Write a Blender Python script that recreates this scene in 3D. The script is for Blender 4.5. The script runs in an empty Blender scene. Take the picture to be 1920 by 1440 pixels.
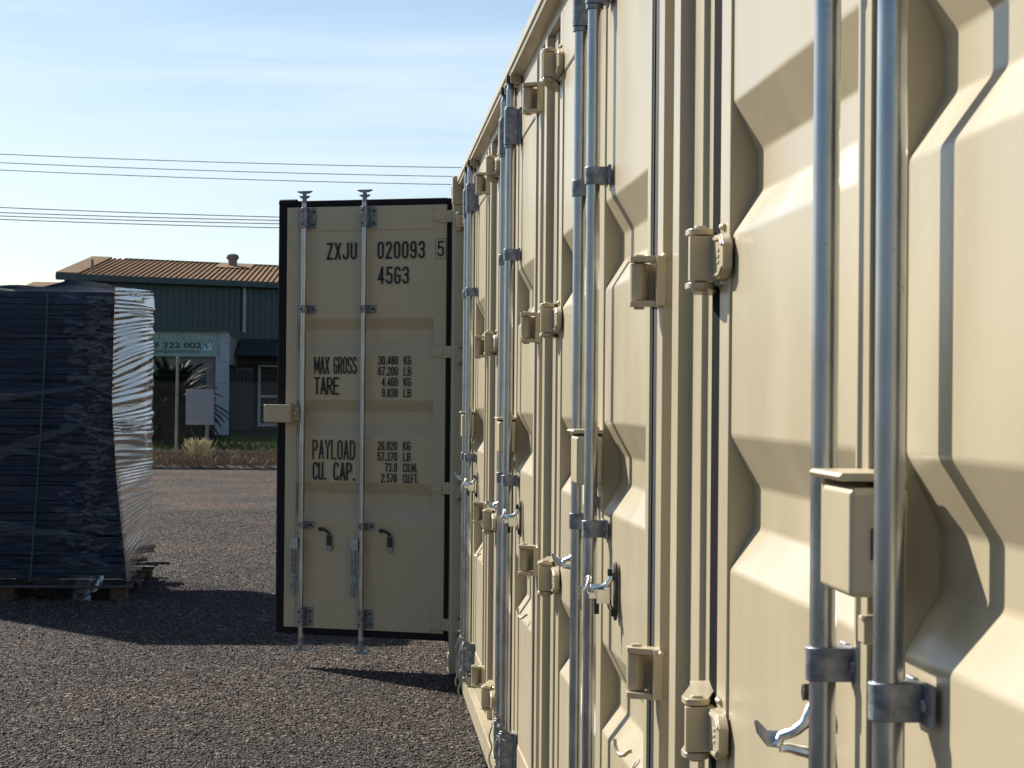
import bpy, bmesh, math, random
from mathutils import Vector, Matrix, noise
R_ = math.radians
random.seed(7)
scene = bpy.context.scene
col = scene.collection

# ------------------------------------------------------------------ camera, sky, sun, exposure
F_PX = 4200.0
yaw, pitch, roll = math.atan(286/F_PX), math.atan(23/F_PX), R_(-.5)
fw = Vector((math.sin(yaw)*math.cos(pitch), math.cos(yaw)*math.cos(pitch), math.sin(pitch)))
rt = Vector((math.cos(yaw), -math.sin(yaw), 0)); up = rt.cross(fw)
rt2 = rt*math.cos(roll) - up*math.sin(roll); up2 = up*math.cos(roll) + rt*math.sin(roll)
cam = bpy.data.cameras.new('camera'); camo = bpy.data.objects.new('camera', cam); col.objects.link(camo)
M_ = Matrix((rt2, up2, -fw)).transposed().to_4x4(); M_.translation = Vector((0, 0, 1.66)); camo.matrix_world = M_
cam.sensor_width = 36; cam.lens = F_PX/1920*36; cam.clip_start = .05; cam.clip_end = 3000
cam.dof.use_dof = True; cam.dof.focus_distance = 8.5; cam.dof.aperture_fstop = 26
scene.camera = camo

SUN_EL = R_(32.5)
tv = Vector((.583*math.cos(SUN_EL), -.812*math.cos(SUN_EL), -math.sin(SUN_EL)))
sl = bpy.data.lights.new('sun', 'SUN'); sl.energy = 5.0; sl.angle = R_(.53); sl.color = (1, .945, .85)
so = bpy.data.objects.new('sun', sl); so.rotation_euler = tv.to_track_quat('-Z', 'Y').to_euler(); col.objects.link(so)
so.location = (-30, 40, 30)

w = bpy.data.worlds.new('World'); scene.world = w; w.use_nodes = True
nt = w.node_tree; nt.nodes.clear(); N = nt.nodes.new; L = nt.links.new
wo = N('ShaderNodeOutputWorld'); bg = N('ShaderNodeBackground'); sky = N('ShaderNodeTexSky')
sky.sky_type = 'NISHITA'; sky.sun_disc = False; sky.sun_elevation = SUN_EL; sky.sun_rotation = -R_(35.7)
sky.air_density = 1.0; sky.dust_density = .5; sky.ozone_density = 3.0
tc = N('ShaderNodeTexCoord'); mp = N('ShaderNodeMapping'); mp.inputs['Scale'].default_value = (1.4, 1.4, 15)
mp.inputs['Rotation'].default_value = (0, R_(5), 0)
nz = N('ShaderNodeTexNoise'); nz.inputs['Scale'].default_value = 3.2; nz.inputs['Detail'].default_value = 8; nz.inputs['Roughness'].default_value = .55
nz.inputs['Distortion'].default_value = .5
cr = N('ShaderNodeValToRGB'); cr.color_ramp.elements[0].position = .36; cr.color_ramp.elements[1].position = .67
cr.color_ramp.elements[1].color = (.6, .6, .6, 1)
mx = N('ShaderNodeMix'); mx.data_type = 'RGBA'; mx.inputs['B'].default_value = (7.9, 9.0, 10.2, 1)
L(tc.outputs['Generated'], mp.inputs['Vector']); L(mp.outputs[0], nz.inputs['Vector']); L(nz.outputs['Fac'], cr.inputs['Fac'])
# the cirrus lies low in the part of the sky the camera looks at
sp_ = N('ShaderNodeSeparateXYZ'); L(tc.outputs['Generated'], sp_.inputs[0])
lowm = N('ShaderNodeMapRange'); lowm.interpolation_type = 'SMOOTHSTEP'
for k_, v_ in (('From Min', .34), ('From Max', .10), ('To Min', 0), ('To Max', 1)): lowm.inputs[k_].default_value = v_
L(sp_.outputs['Z'], lowm.inputs['Value'])
frm = N('ShaderNodeMapRange'); frm.interpolation_type = 'SMOOTHSTEP'
for k_, v_ in (('From Min', .1), ('From Max', .8), ('To Min', 0), ('To Max', 1)): frm.inputs[k_].default_value = v_
L(sp_.outputs['Y'], frm.inputs['Value'])
mm1 = N('ShaderNodeMath'); mm1.operation = 'MULTIPLY'; L(lowm.outputs[0], mm1.inputs[0]); L(frm.outputs[0], mm1.inputs[1])
mm2 = N('ShaderNodeMath'); mm2.operation = 'MULTIPLY'; L(cr.outputs['Color'], mm2.inputs[0]); L(mm1.outputs[0], mm2.inputs[1])
L(mm2.outputs[0], mx.inputs['Factor']); L(sky.outputs[0], mx.inputs['A']); L(mx.outputs['Result'], bg.inputs['Color'])
bg.inputs['Strength'].default_value = .060
L(bg.outputs[0], wo.inputs['Surface'])
scene.view_settings.view_transform = 'Standard'; scene.view_settings.look = 'None'
scene.view_settings.exposure = .9; scene.view_settings.gamma = 1

# ------------------------------------------------------------------ material helpers
def principled(name, color, rough=.5, metal=0, spec=.5):
    m = bpy.data.materials.new(name); m.use_nodes = True
    b = m.node_tree.nodes['Principled BSDF']
    b.inputs['Base Color'].default_value = (*color, 1); b.inputs['Roughness'].default_value = rough
    b.inputs['Metallic'].default_value = metal; b.inputs['Specular IOR Level'].default_value = spec
    return m, m.node_tree, b

def vary(m, c1, c2, scale=6, detail=5, stretch=(1, 1, 1), lo=.35, hi=.65, rough=None, bump=None, coords='Object'):
    """noise between two colours, and between two roughnesses; optional bump (strength, scale)"""
    t = m.node_tree; b = t.nodes['Principled BSDF']; N = t.nodes.new; L = t.links.new
    tc = N('ShaderNodeTexCoord'); mp = N('ShaderNodeMapping'); mp.inputs['Scale'].default_value = stretch
    L(tc.outputs[coords], mp.inputs['Vector'])
    n = N('ShaderNodeTexNoise'); n.inputs['Scale'].default_value = scale; n.inputs['Detail'].default_value = detail
    n.inputs['Roughness'].default_value = .6
    L(mp.outputs[0], n.inputs['Vector'])
    r = N('ShaderNodeValToRGB'); r.color_ramp.elements[0].position = lo; r.color_ramp.elements[1].position = hi
    r.color_ramp.elements[0].color = (*c1, 1); r.color_ramp.elements[1].color = (*c2, 1)
    L(n.outputs['Fac'], r.inputs['Fac']); L(r.outputs['Color'], b.inputs['Base Color'])
    if rough:
        mr = N('ShaderNodeMapRange'); mr.inputs['To Min'].default_value = rough[0]; mr.inputs['To Max'].default_value = rough[1]
        mr.inputs['From Min'].default_value = .3; mr.inputs['From Max'].default_value = .7
        L(n.outputs['Fac'], mr.inputs['Value']); L(mr.outputs[0], b.inputs['Roughness'])
    if bump:
        n2 = N('ShaderNodeTexNoise'); n2.inputs['Scale'].default_value = bump[1]; n2.inputs['Detail'].default_value = 4
        L(mp.outputs[0], n2.inputs['Vector'])
        bp = N('ShaderNodeBump'); bp.inputs['Strength'].default_value = bump[0]; bp.inputs['Distance'].default_value = bump[2] if len(bump) > 2 else .01
        L(n2.outputs['Fac'], bp.inputs['Height']); L(bp.outputs[0], b.inputs['Normal'])
    return m

MT = {}
m, t, b = principled('cream_paint', (.6, .5, .345), .38)
vary(m, (.446, .379, .252), (.479, .411, .276), 3.5, 6, (1, 1, .35), .3, .7, (.25, .36), (.10, 260, .001)); MT['cream'] = m
# gentle waviness of the pressed sheet under the fine orange peel
_t = m.node_tree; _b = _t.nodes['Principled BSDF']; _fine = _b.inputs['Normal'].links[0].from_node
_tc = _t.nodes.new('ShaderNodeTexCoord'); _w = _t.nodes.new('ShaderNodeTexNoise'); _w.inputs['Scale'].default_value = 2.6; _w.inputs['Detail'].default_value = 1.5
_bw = _t.nodes.new('ShaderNodeBump'); _bw.inputs['Strength'].default_value = .5; _bw.inputs['Distance'].default_value = .006
_t.links.new(_tc.outputs['Object'], _w.inputs['Vector']); _t.links.new(_w.outputs['Fac'], _bw.inputs['Height']); _t.links.new(_bw.outputs[0], _fine.inputs['Normal'])
# fine hairline scratches on the paint
tr = m.node_tree; N = tr.nodes.new; L = tr.links.new
b = tr.nodes['Principled BSDF']; src = b.inputs['Base Color'].links[0].from_socket
tcn = N('ShaderNodeTexCoord'); mpn = N('ShaderNodeMapping'); mpn.inputs['Rotation'].default_value = (.7, 0, 0); mpn.inputs['Scale'].default_value = (1, 60, 1.3)
L(tcn.outputs['Object'], mpn.inputs['Vector'])
sn = N('ShaderNodeTexNoise'); sn.inputs['Scale'].default_value = 4; sn.inputs['Detail'].default_value = 3; L(mpn.outputs[0], sn.inputs['Vector'])
sr = N('ShaderNodeValToRGB'); sr.color_ramp.elements[0].position = .70; sr.color_ramp.elements[1].position = .73
sr.color_ramp.elements[1].color = (.16, .16, .16, 1)
L(sn.outputs['Fac'], sr.inputs['Fac'])
mxn = N('ShaderNodeMix'); mxn.data_type = 'RGBA'; mxn.inputs['B'].default_value = (.50, .43, .33, 1)
L(sr.outputs['Color'], mxn.inputs['Factor']); L(src, mxn.inputs['A']); L(mxn.outputs['Result'], b.inputs['Base Color'])

m, t, b = principled('galvanised_steel', (.5, .52, .54), .36, .92)
vary(m, (.33, .355, .39), (.50, .525, .555), 30, 6, (1, 1, .25), .35, .68, (.22, .36), (.12, 220, .001)); MT['galv'] = m
_t = m.node_tree; _b = _t.nodes['Principled BSDF']; _src = _b.inputs['Base Color'].links[0].from_socket
_tc = _t.nodes.new('ShaderNodeTexCoord'); _n = _t.nodes.new('ShaderNodeTexNoise'); _n.inputs['Scale'].default_value = 55; _n.inputs['Detail'].default_value = 5; _n.inputs['Roughness'].default_value = .7
_r = _t.nodes.new('ShaderNodeValToRGB'); _r.color_ramp.elements[0].position = .66; _r.color_ramp.elements[1].position = .74; _r.color_ramp.elements[1].color = (.8, .8, .8, 1)
_m = _t.nodes.new('ShaderNodeMix'); _m.data_type = 'RGBA'; _m.inputs['B'].default_value = (.10, .11, .13, 1)
_t.links.new(_tc.outputs['Object'], _n.inputs['Vector']); _t.links.new(_n.outputs['Fac'], _r.inputs['Fac']); _t.links.new(_r.outputs['Color'], _m.inputs['Factor']); _t.links.new(_src, _m.inputs['A']); _t.links.new(_m.outputs['Result'], _b.inputs['Base Color'])
m, t, b = principled('dull_galvanised', (.36, .37, .38), .5, .8)
vary(m, (.16, .175, .20), (.34, .355, .38), 45, 7, (1, 1, 1), .38, .62, (.42, .58), (.2, 180, .002)); MT['galvd'] = m
m, t, b = principled('bright_zinc', (.72, .72, .70), .22, 1.0)
vary(m, (.55, .55, .54), (.78, .78, .76), 40, 4, rough=(.16, .32)); MT['zinc'] = m
m, t, b = principled('black_rubber', (.012, .012, .014), .55)
vary(m, (.004, .004, .006), (.010, .010, .012), 12, 5, rough=(.6, .75)); b.inputs['Specular IOR Level'].default_value = .25; MT['rubber'] = m
m, t, b = principled('dull_black_and_gap_shade', (.004, .004, .0055), .9, 0, .03); MT['dullblack'] = m  # shade of the recessed hinge gap painted in; also plain black sheets
m, t, b = principled('black_marking', (.012, .011, .011), .5); MT['black'] = m
m, t, b = principled('dark_steel', (.06, .055, .05), .5, .7); MT['dark'] = m
m, t, b = principled('container_plywood', (.2, .14, .09), .8); vary(m, (.16, .11, .07), (.26, .19, .12), 3, 6, (1, 8, 1)); MT['ply'] = m
m, t, b = principled('cord', (.3, .27, .21), .9); vary(m, (.2, .18, .14), (.38, .35, .28), 200, 2); MT['cord'] = m

# gravelly bitumen
m, t, b = principled('gravel', (.1, .09, .085), .85); MT['gravel'] = m
N = t.nodes.new; L = t.links.new
tc = N('ShaderNodeTexCoord')
vo = N('ShaderNodeTexVoronoi'); vo.inputs['Scale'].default_value = 52; vo.inputs['Randomness'].default_value = 1
wn = N('ShaderNodeTexNoise'); wn.inputs['Scale'].default_value = 30
dm = N('ShaderNodeMix'); dm.data_type = 'RGBA'; dm.blend_type = 'LINEAR_LIGHT'; dm.inputs['Factor'].default_value = .012
L(tc.outputs['Object'], wn.inputs['Vector']); L(tc.outputs['Object'], dm.inputs['A']); L(wn.outputs['Color'], dm.inputs['B'])
L(dm.outputs['Result'], vo.inputs['Vector'])
sx = N('ShaderNodeSeparateColor'); L(vo.outputs['Color'], sx.inputs['Color'])
rp = N('ShaderNodeValToRGB'); e = rp.color_ramp.elements
e[0].position = 0; e[0].color = (.020, .017, .016, 1); e[1].position = 1; e[1].color = (.28, .245, .20, 1)
x = e.new(.45); x.color = (.040, .034, .031, 1)
x = e.new(.8); x.color = (.082, .069, .061, 1)
L(sx.outputs['Red'], rp.inputs['Fac'])
big = N('ShaderNodeTexNoise'); big.inputs['Scale'].default_value = .55; big.inputs['Detail'].default_value = 7; big.inputs['Roughness'].default_value = .62
L(tc.outputs['Object'], big.inputs['Vector'])
rb = N('ShaderNodeValToRGB'); rb.color_ramp.elements[0].position = .40; rb.color_ramp.elements[0].color = (.72, .74, .76, 1)
rb.color_ramp.elements[1].position = .62; rb.color_ramp.elements[1].color = (1.25, 1.06, .95, 1)
L(big.outputs['Fac'], rb.inputs['Fac'])
mu = N('ShaderNodeMix'); mu.data_type = 'RGBA'; mu.blend_type = 'MULTIPLY'; mu.inputs['Factor'].default_value = 1
L(rp.outputs['Color'], mu.inputs['A']); L(rb.outputs['Color'], mu.inputs['B'])
mdn = N('ShaderNodeTexNoise'); mdn.inputs['Scale'].default_value = 5; mdn.inputs['Detail'].default_value = 6; mdn.inputs['Roughness'].default_value = .75
L(tc.outputs['Object'], mdn.inputs['Vector'])
mdr = N('ShaderNodeMapRange'); mdr.inputs['From Min'].default_value = .3; mdr.inputs['From Max'].default_value = .7; mdr.inputs['To Min'].default_value = .55; mdr.inputs['To Max'].default_value = 1.45
L(mdn.outputs['Fac'], mdr.inputs['Value'])
mu2 = N('ShaderNodeMix'); mu2.data_type = 'RGBA'; mu2.blend_type = 'MULTIPLY'; mu2.inputs['Factor'].default_value = 1
L(mu.outputs['Result'], mu2.inputs['A']); L(mdr.outputs[0], mu2.inputs['B']); mu = mu2
# reddish earth showing through in patches
pn = N('ShaderNodeTexNoise'); pn.inputs['Scale'].default_value = 1.1; pn.inputs['Detail'].default_value = 8; pn.inputs['Roughness'].default_value = .7
pm = N('ShaderNodeMapping'); pm.inputs['Scale'].default_value = (1, .45, 1); pm.inputs['Location'].default_value = (3.1, 1.7, 0)
L(tc.outputs['Object'], pm.inputs['Vector']); L(pm.outputs[0], pn.inputs['Vector'])
pr = N('ShaderNodeValToRGB'); pr.color_ramp.elements[0].position = .62; pr.color_ramp.elements[1].position = .72; pr.color_ramp.elements[1].color = (.75, .75, .75, 1)
L(pn.outputs['Fac'], pr.inputs['Fac'])
mp2 = N('ShaderNodeMix'); mp2.data_type = 'RGBA'; mp2.inputs['B'].default_value = (.05, .033, .026, 1)
L(pr.outputs['Color'], mp2.inputs['Factor']); L(mu.outputs['Result'], mp2.inputs['A']); L(mp2.outputs['Result'], b.inputs['Base Color'])
bp = N('ShaderNodeBump'); bp.inputs['Strength'].default_value = .95; bp.inputs['Distance'].default_value = .012; bp.invert = True
hm = N('ShaderNodeMath'); hm.operation = 'MULTIPLY_ADD'; hm.inputs[1].default_value = .6
L(sx.outputs['Green'], hm.inputs[0]); L(vo.outputs['Distance'], hm.inputs[2])
L(hm.outputs[0], bp.inputs['Height']); L(bp.outputs[0], b.inputs['Normal'])
b.inputs['Roughness'].default_value = .9; b.inputs['Specular IOR Level'].default_value = .06

def simple(key, name, c1, c2, rough, scale=5, stretch=(1, 1, 1), bump=None, metal=0):
    m, t, b = principled(name, c1, rough, metal); vary(m, c1, c2, scale, 5, stretch, bump=bump); MT[key] = m; return m
simple('green_wall', 'green_sheet_wall', (.034, .062, .062), (.046, .078, .076), .45, 1.5)
simple('awning_sheet', 'weathered_green_sheet', (.034, .046, .040), (.05, .064, .056), .9, 3)
def matte(*keys):
    for k in keys: MT[k].node_tree.nodes['Principled BSDF'].inputs['Specular IOR Level'].default_value = .08
simple('fascia', 'dark_green_fascia', (.035, .055, .055), (.05, .075, .072), .45, 2)
simple('roof', 'rusty_tan_roof', (.22, .125, .058), (.29, .17, .085), .8, 1.2, (1, .3, 1))
simple('roofrib', 'roof_cap_brown', (.15, .092, .048), (.20, .125, .068), .95, 2)
simple('white', 'off_white_paint', (.36, .38, .42), (.44, .46, .50), .6, 3)
simple('render', 'pale_render', (.20, .185, .165), (.26, .24, .21), .8, 3)
simple('sign', 'pale_green_sign', (.24, .37, .34), (.29, .42, .38), .35, 1)
simple('signgreen', 'sign_teal', (.02, .11, .12), (.03, .13, .14), .4)
simple('signwhite', 'sign_white', (.72, .75, .72), (.75, .78, .75), .4)
simple('signdark', 'sign_dark', (.012, .016, .025), (.016, .02, .03), .4)
simple('signblue', 'sign_blue', (.03, .22, .42), (.04, .25, .46), .4)
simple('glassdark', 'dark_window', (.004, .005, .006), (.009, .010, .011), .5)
simple('concrete', 'concrete_kerb', (.06, .045, .034), (.16, .125, .095), .95, 2.2, bump=(.6, 30))
simple('dirt', 'verge_dirt', (.08, .057, .04), (.14, .10, .07), .95, 6, bump=(.6, 40))
simple('soil', 'lawn_soil', (.03, .035, .018), (.05, .06, .025), .95, 6)
simple('drygrass', 'dry_grass', (.20, .145, .09), (.34, .26, .165), .8, 30)
simple('straw', 'pale_straw', (.60, .50, .27), (.74, .64, .40), .7, 30)
simple('grass', 'lawn_grass', (.045, .085, .015), (.10, .14, .03), .9, 4)
simple('frond', 'cycad_frond', (.008, .016, .006), (.024, .04, .013), .7, 8)
simple('trunk', 'cycad_trunk', (.06, .045, .03), (.1, .08, .055), .95, 14, bump=(.8, 30))
simple('greypanel', 'grey_sign_back', (.30, .32, .36), (.36, .38, .42), .45, 3, metal=.3)
simple('postgrey', 'weathered_post', (.26, .23, .20), (.36, .33, .29), .8, 9)
simple('wire', 'fence_wire', (.05, .05, .052), (.09, .09, .09), .9, 20)
simple('cable', 'power_cable', (.02, .022, .03), (.03, .033, .04), .6)
simple('navy', 'navy_panel', (.003, .008, .022), (.009, .026, .072), .5, 2.5, (1, 1, 14))
simple('redox', 'red_oxide_edge', (.10, .02, .014), (.18, .045, .03), .6, 5, (1, 1, 6))
simple('board', 'grey_cardboard', (.05, .048, .046), (.33, .29, .235), .85, 9, (1, 1, 3))
simple('timber', 'weathered_timber', (.16, .11, .07), (.27, .2, .135), .85, 6, (1, 6, 6), bump=(.3, 40))
simple('timberdark', 'dark_timber', (.06, .042, .03), (.11, .08, .055), .85, 6, (6, 1, 6))  # darker brown timber for pallet blocks and the lower batten
simple('dark_grey_board', 'dark_grey_board', (.075, .07, .066), (.12, .11, .10), .9, 8, (1, 8, 8))  # dark grey-brown boards for the deck and the upper batten
simple('greytimber', 'grey_timber', (.20, .19, .18), (.3, .285, .27), .85, 8, (1, 8, 8))
simple('strap', 'green_strap', (.015, .06, .05), (.025, .085, .068), .5)

matte('roof', 'roofrib', 'concrete', 'dirt', 'drygrass', 'grass', 'soil', 'frond', 'awning_sheet', 'timberdark', 'dark_grey_board')
def film_mat(name, base, gloss_rough, tint, milk, ior=1.5, bump=.55):
    m = bpy.data.materials.new(name); m.use_nodes = True; t = m.node_tree; t.nodes.clear(); N = t.nodes.new; L = t.links.new
    o = N('ShaderNodeOutputMaterial'); tr = N('ShaderNodeBsdfTransparent'); tr.inputs['Color'].default_value = (*tint, 1)
    gl = N('ShaderNodeBsdfGlossy'); gl.inputs['Roughness'].default_value = gloss_rough; gl.inputs['Color'].default_value = (.95, .97, 1, 1)
    di = N('ShaderNodeBsdfTranslucent'); di.inputs['Color'].default_value = (.75, .77, .8, 1)
    df = N('ShaderNodeBsdfDiffuse'); df.inputs['Color'].default_value = (.6, .63, .68, 1)
    lw = N('ShaderNodeFresnel'); lw.inputs['IOR'].default_value = ior
    ad = N('ShaderNodeMath'); ad.operation = 'ADD'; ad.inputs[1].default_value = base; ad.use_clamp = True
    tc = N('ShaderNodeTexCoord'); n = N('ShaderNodeTexNoise'); n.inputs['Scale'].default_value = 9; n.inputs['Detail'].default_value = 5
    mp = N('ShaderNodeMapping'); mp.inputs['Scale'].default_value = (1, .6, 7); L(tc.outputs['Object'], mp.inputs['Vector']); L(mp.outputs[0], n.inputs['Vector'])
    bp = N('ShaderNodeBump'); bp.inputs['Strength'].default_value = bump; bp.inputs['Distance'].default_value = .03; L(n.outputs['Fac'], bp.inputs['Height'])
    for s in (gl, lw, df): L(bp.outputs[0], s.inputs['Normal'])
    mk = N('ShaderNodeMapRange'); mk.inputs['From Min'].default_value = .42; mk.inputs['From Max'].default_value = .75
    mk.inputs['To Min'].default_value = milk*.2; mk.inputs['To Max'].default_value = milk; L(n.outputs['Fac'], mk.inputs['Value'])
    mm = N('ShaderNodeMixShader'); mm.inputs[0].default_value = .5; L(di.outputs[0], mm.inputs[1]); L(df.outputs[0], mm.inputs[2])
    m1 = N('ShaderNodeMixShader'); L(mk.outputs[0], m1.inputs[0]); L(tr.outputs[0], m1.inputs[1]); L(mm.outputs[0], m1.inputs[2])
    m2 = N('ShaderNodeMixShader'); L(lw.outputs[0], ad.inputs[0]); L(ad.outputs[0], m2.inputs[0]); L(m1.outputs[0], m2.inputs[1]); L(gl.outputs[0], m2.inputs[2])
    L(m2.outputs[0], o.inputs['Surface']); return m
MT['film'] = film_mat('stretch_film', .0, .09, (.75, .82, .92), .001, 1.3, .3)
MT['filmside'] = film_mat('stretch_film_side', .0, .05, (.80, .78, .79), .015, 1.5, .12)
MT['filmflap'] = film_mat('crumpled_film', .01, .25, (.85, .88, .93), .11)

# ------------------------------------------------------------------ mesh helpers
class MB:
    def __init__(s): s.v = []; s.f = []; s.mi = []; s.cur = 0
    def add(s, vs, fs):
        o = len(s.v); s.v += [tuple(p) for p in vs]
        for f in fs: s.f.append([i+o for i in f]); s.mi.append(s.cur)
        return s
    def box(s, x0, x1, y0, y1, z0, z1):
        v = [(x, y, z) for x in (x0, x1) for y in (y0, y1) for z in (z0, z1)]
        return s.add(v, [(0, 1, 3, 2), (4, 6, 7, 5), (0, 4, 5, 1), (2, 3, 7, 6), (0, 2, 6, 4), (1, 5, 7, 3)])
    def hexa(s, p):  # 8 points, bottom ring 0-3, top ring 4-7
        return s.add(p, [(3, 2, 1, 0), (4, 5, 6, 7), (0, 1, 5, 4), (1, 2, 6, 5), (2, 3, 7, 6), (3, 0, 4, 7)])
    def prism(s, poly, axis, a, b):
        """extrude polygon (2-D) along axis from a to b; axis 0: (y,z) 1: (x,z) 2: (x,y)"""
        def P(q, c):
            return (c, q[0], q[1]) if axis == 0 else (q[0], c, q[1]) if axis == 1 else (q[0], q[1], c)
        n = len(poly); v = [P(q, a) for q in poly] + [P(q, b) for q in poly]
        return s.add(v, [list(range(n))[::-1], list(range(n, 2*n))] + [(i, (i+1) % n, n+(i+1) % n, n+i) for i in range(n)])
    def cyl(s, p0, p1, r0, r1=None, n=16, caps=True):
        p0, p1 = Vector(p0), Vector(p1); r1 = r0 if r1 is None else r1
        d = (p1-p0).normalized(); a = d.orthogonal().normalized(); b = d.cross(a)
        v = [p0+(a*math.cos(2*math.pi*i/n)+b*math.sin(2*math.pi*i/n))*r0 for i in range(n)] + \
            [p1+(a*math.cos(2*math.pi*i/n)+b*math.sin(2*math.pi*i/n))*r1 for i in range(n)]
        f = [(i, (i+1) % n, n+(i+1) % n, n+i) for i in range(n)]
        if caps: f += [list(range(n))[::-1], list(range(n, 2*n))]
        return s.add(v, f)
    def tube(s, pts, r, n=6, taper=None):
        pts = [Vector(p) for p in pts]; o = len(s.v); k = len(pts)
        ref = None
        for i, p in enumerate(pts):
            d = (pts[min(i+1, k-1)]-pts[max(i-1, 0)]).normalized()
            a = d.orthogonal().normalized() if ref is None else (ref-d*ref.dot(d)).normalized()
            ref = a; b = d.cross(a); rr = r if taper is None else r*(1+(taper-1)*i/(k-1))
            s.v += [tuple(p+(a*math.cos(2*math.pi*j/n)+b*math.sin(2*math.pi*j/n))*rr) for j in range(n)]
        for i in range(k-1):
            for j in range(n):
                s.f.append([o+i*n+j, o+i*n+(j+1) % n, o+(i+1)*n+(j+1) % n, o+(i+1)*n+j]); s.mi.append(s.cur)
        s.f.append([o+j for j in range(n)][::-1]); s.f.append([o+(k-1)*n+j for j in range(n)]); s.mi += [s.cur]*2
        return s
    def grid(s, fn, nu, nv):
        o = len(s.v)
        s.v += [tuple(fn(i/nu, j/nv)) for j in range(nv+1) for i in range(nu+1)]
        for j in range(nv):
            for i in range(nu):
                a = o+j*(nu+1)+i; s.f.append([a, a+1, a+nu+2, a+nu+1]); s.mi.append(s.cur)
        return s
    def build(s, name, mats, parent=None, bevel=0, smooth=35, seg=2, recalc=True):
        me = bpy.data.meshes.new(name); me.from_pydata(s.v, [], s.f)
        for mm in (mats if isinstance(mats, (list, tuple)) else [mats]): me.materials.append(MT[mm])
        for p, i in zip(me.polygons, s.mi): p.material_index = i
        if recalc:
            bm = bmesh.new(); bm.from_mesh(me); bmesh.ops.recalc_face_normals(bm, faces=bm.faces); bm.to_mesh(me); bm.free()
        if smooth:
            me.shade_smooth(); me.set_sharp_from_angle(angle=R_(smooth))
        o = bpy.data.objects.new(name, me); col.objects.link(o)
        if parent: o.parent = parent
        if bevel:
            md = o.modifiers.new('bevel', 'BEVEL'); md.width = bevel; md.segments = seg; md.limit_method = 'ANGLE'; md.angle_limit = R_(40)
            md.harden_normals = True
        return o

def tag(o, label=None, cat=None, group=None, kind=None):
    if label: o['label'] = label
    if cat: o['category'] = cat
    if group: o['group'] = group
    if kind: o['kind'] = kind
    return o
def empty(name, loc, label, cat, group=None, rz=0):
    o = bpy.data.objects.new(name, None); o.location = loc; o.rotation_euler = (0, 0, rz); o.empty_display_size = .1
    col.objects.link(o); return tag(o, label, cat, group)
def copy_tree(o, parent=None):
    c = o.copy(); col.objects.link(c)
    if parent: c.parent = parent
    for ch in list(o.children): copy_tree(ch, c)
    return c

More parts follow.
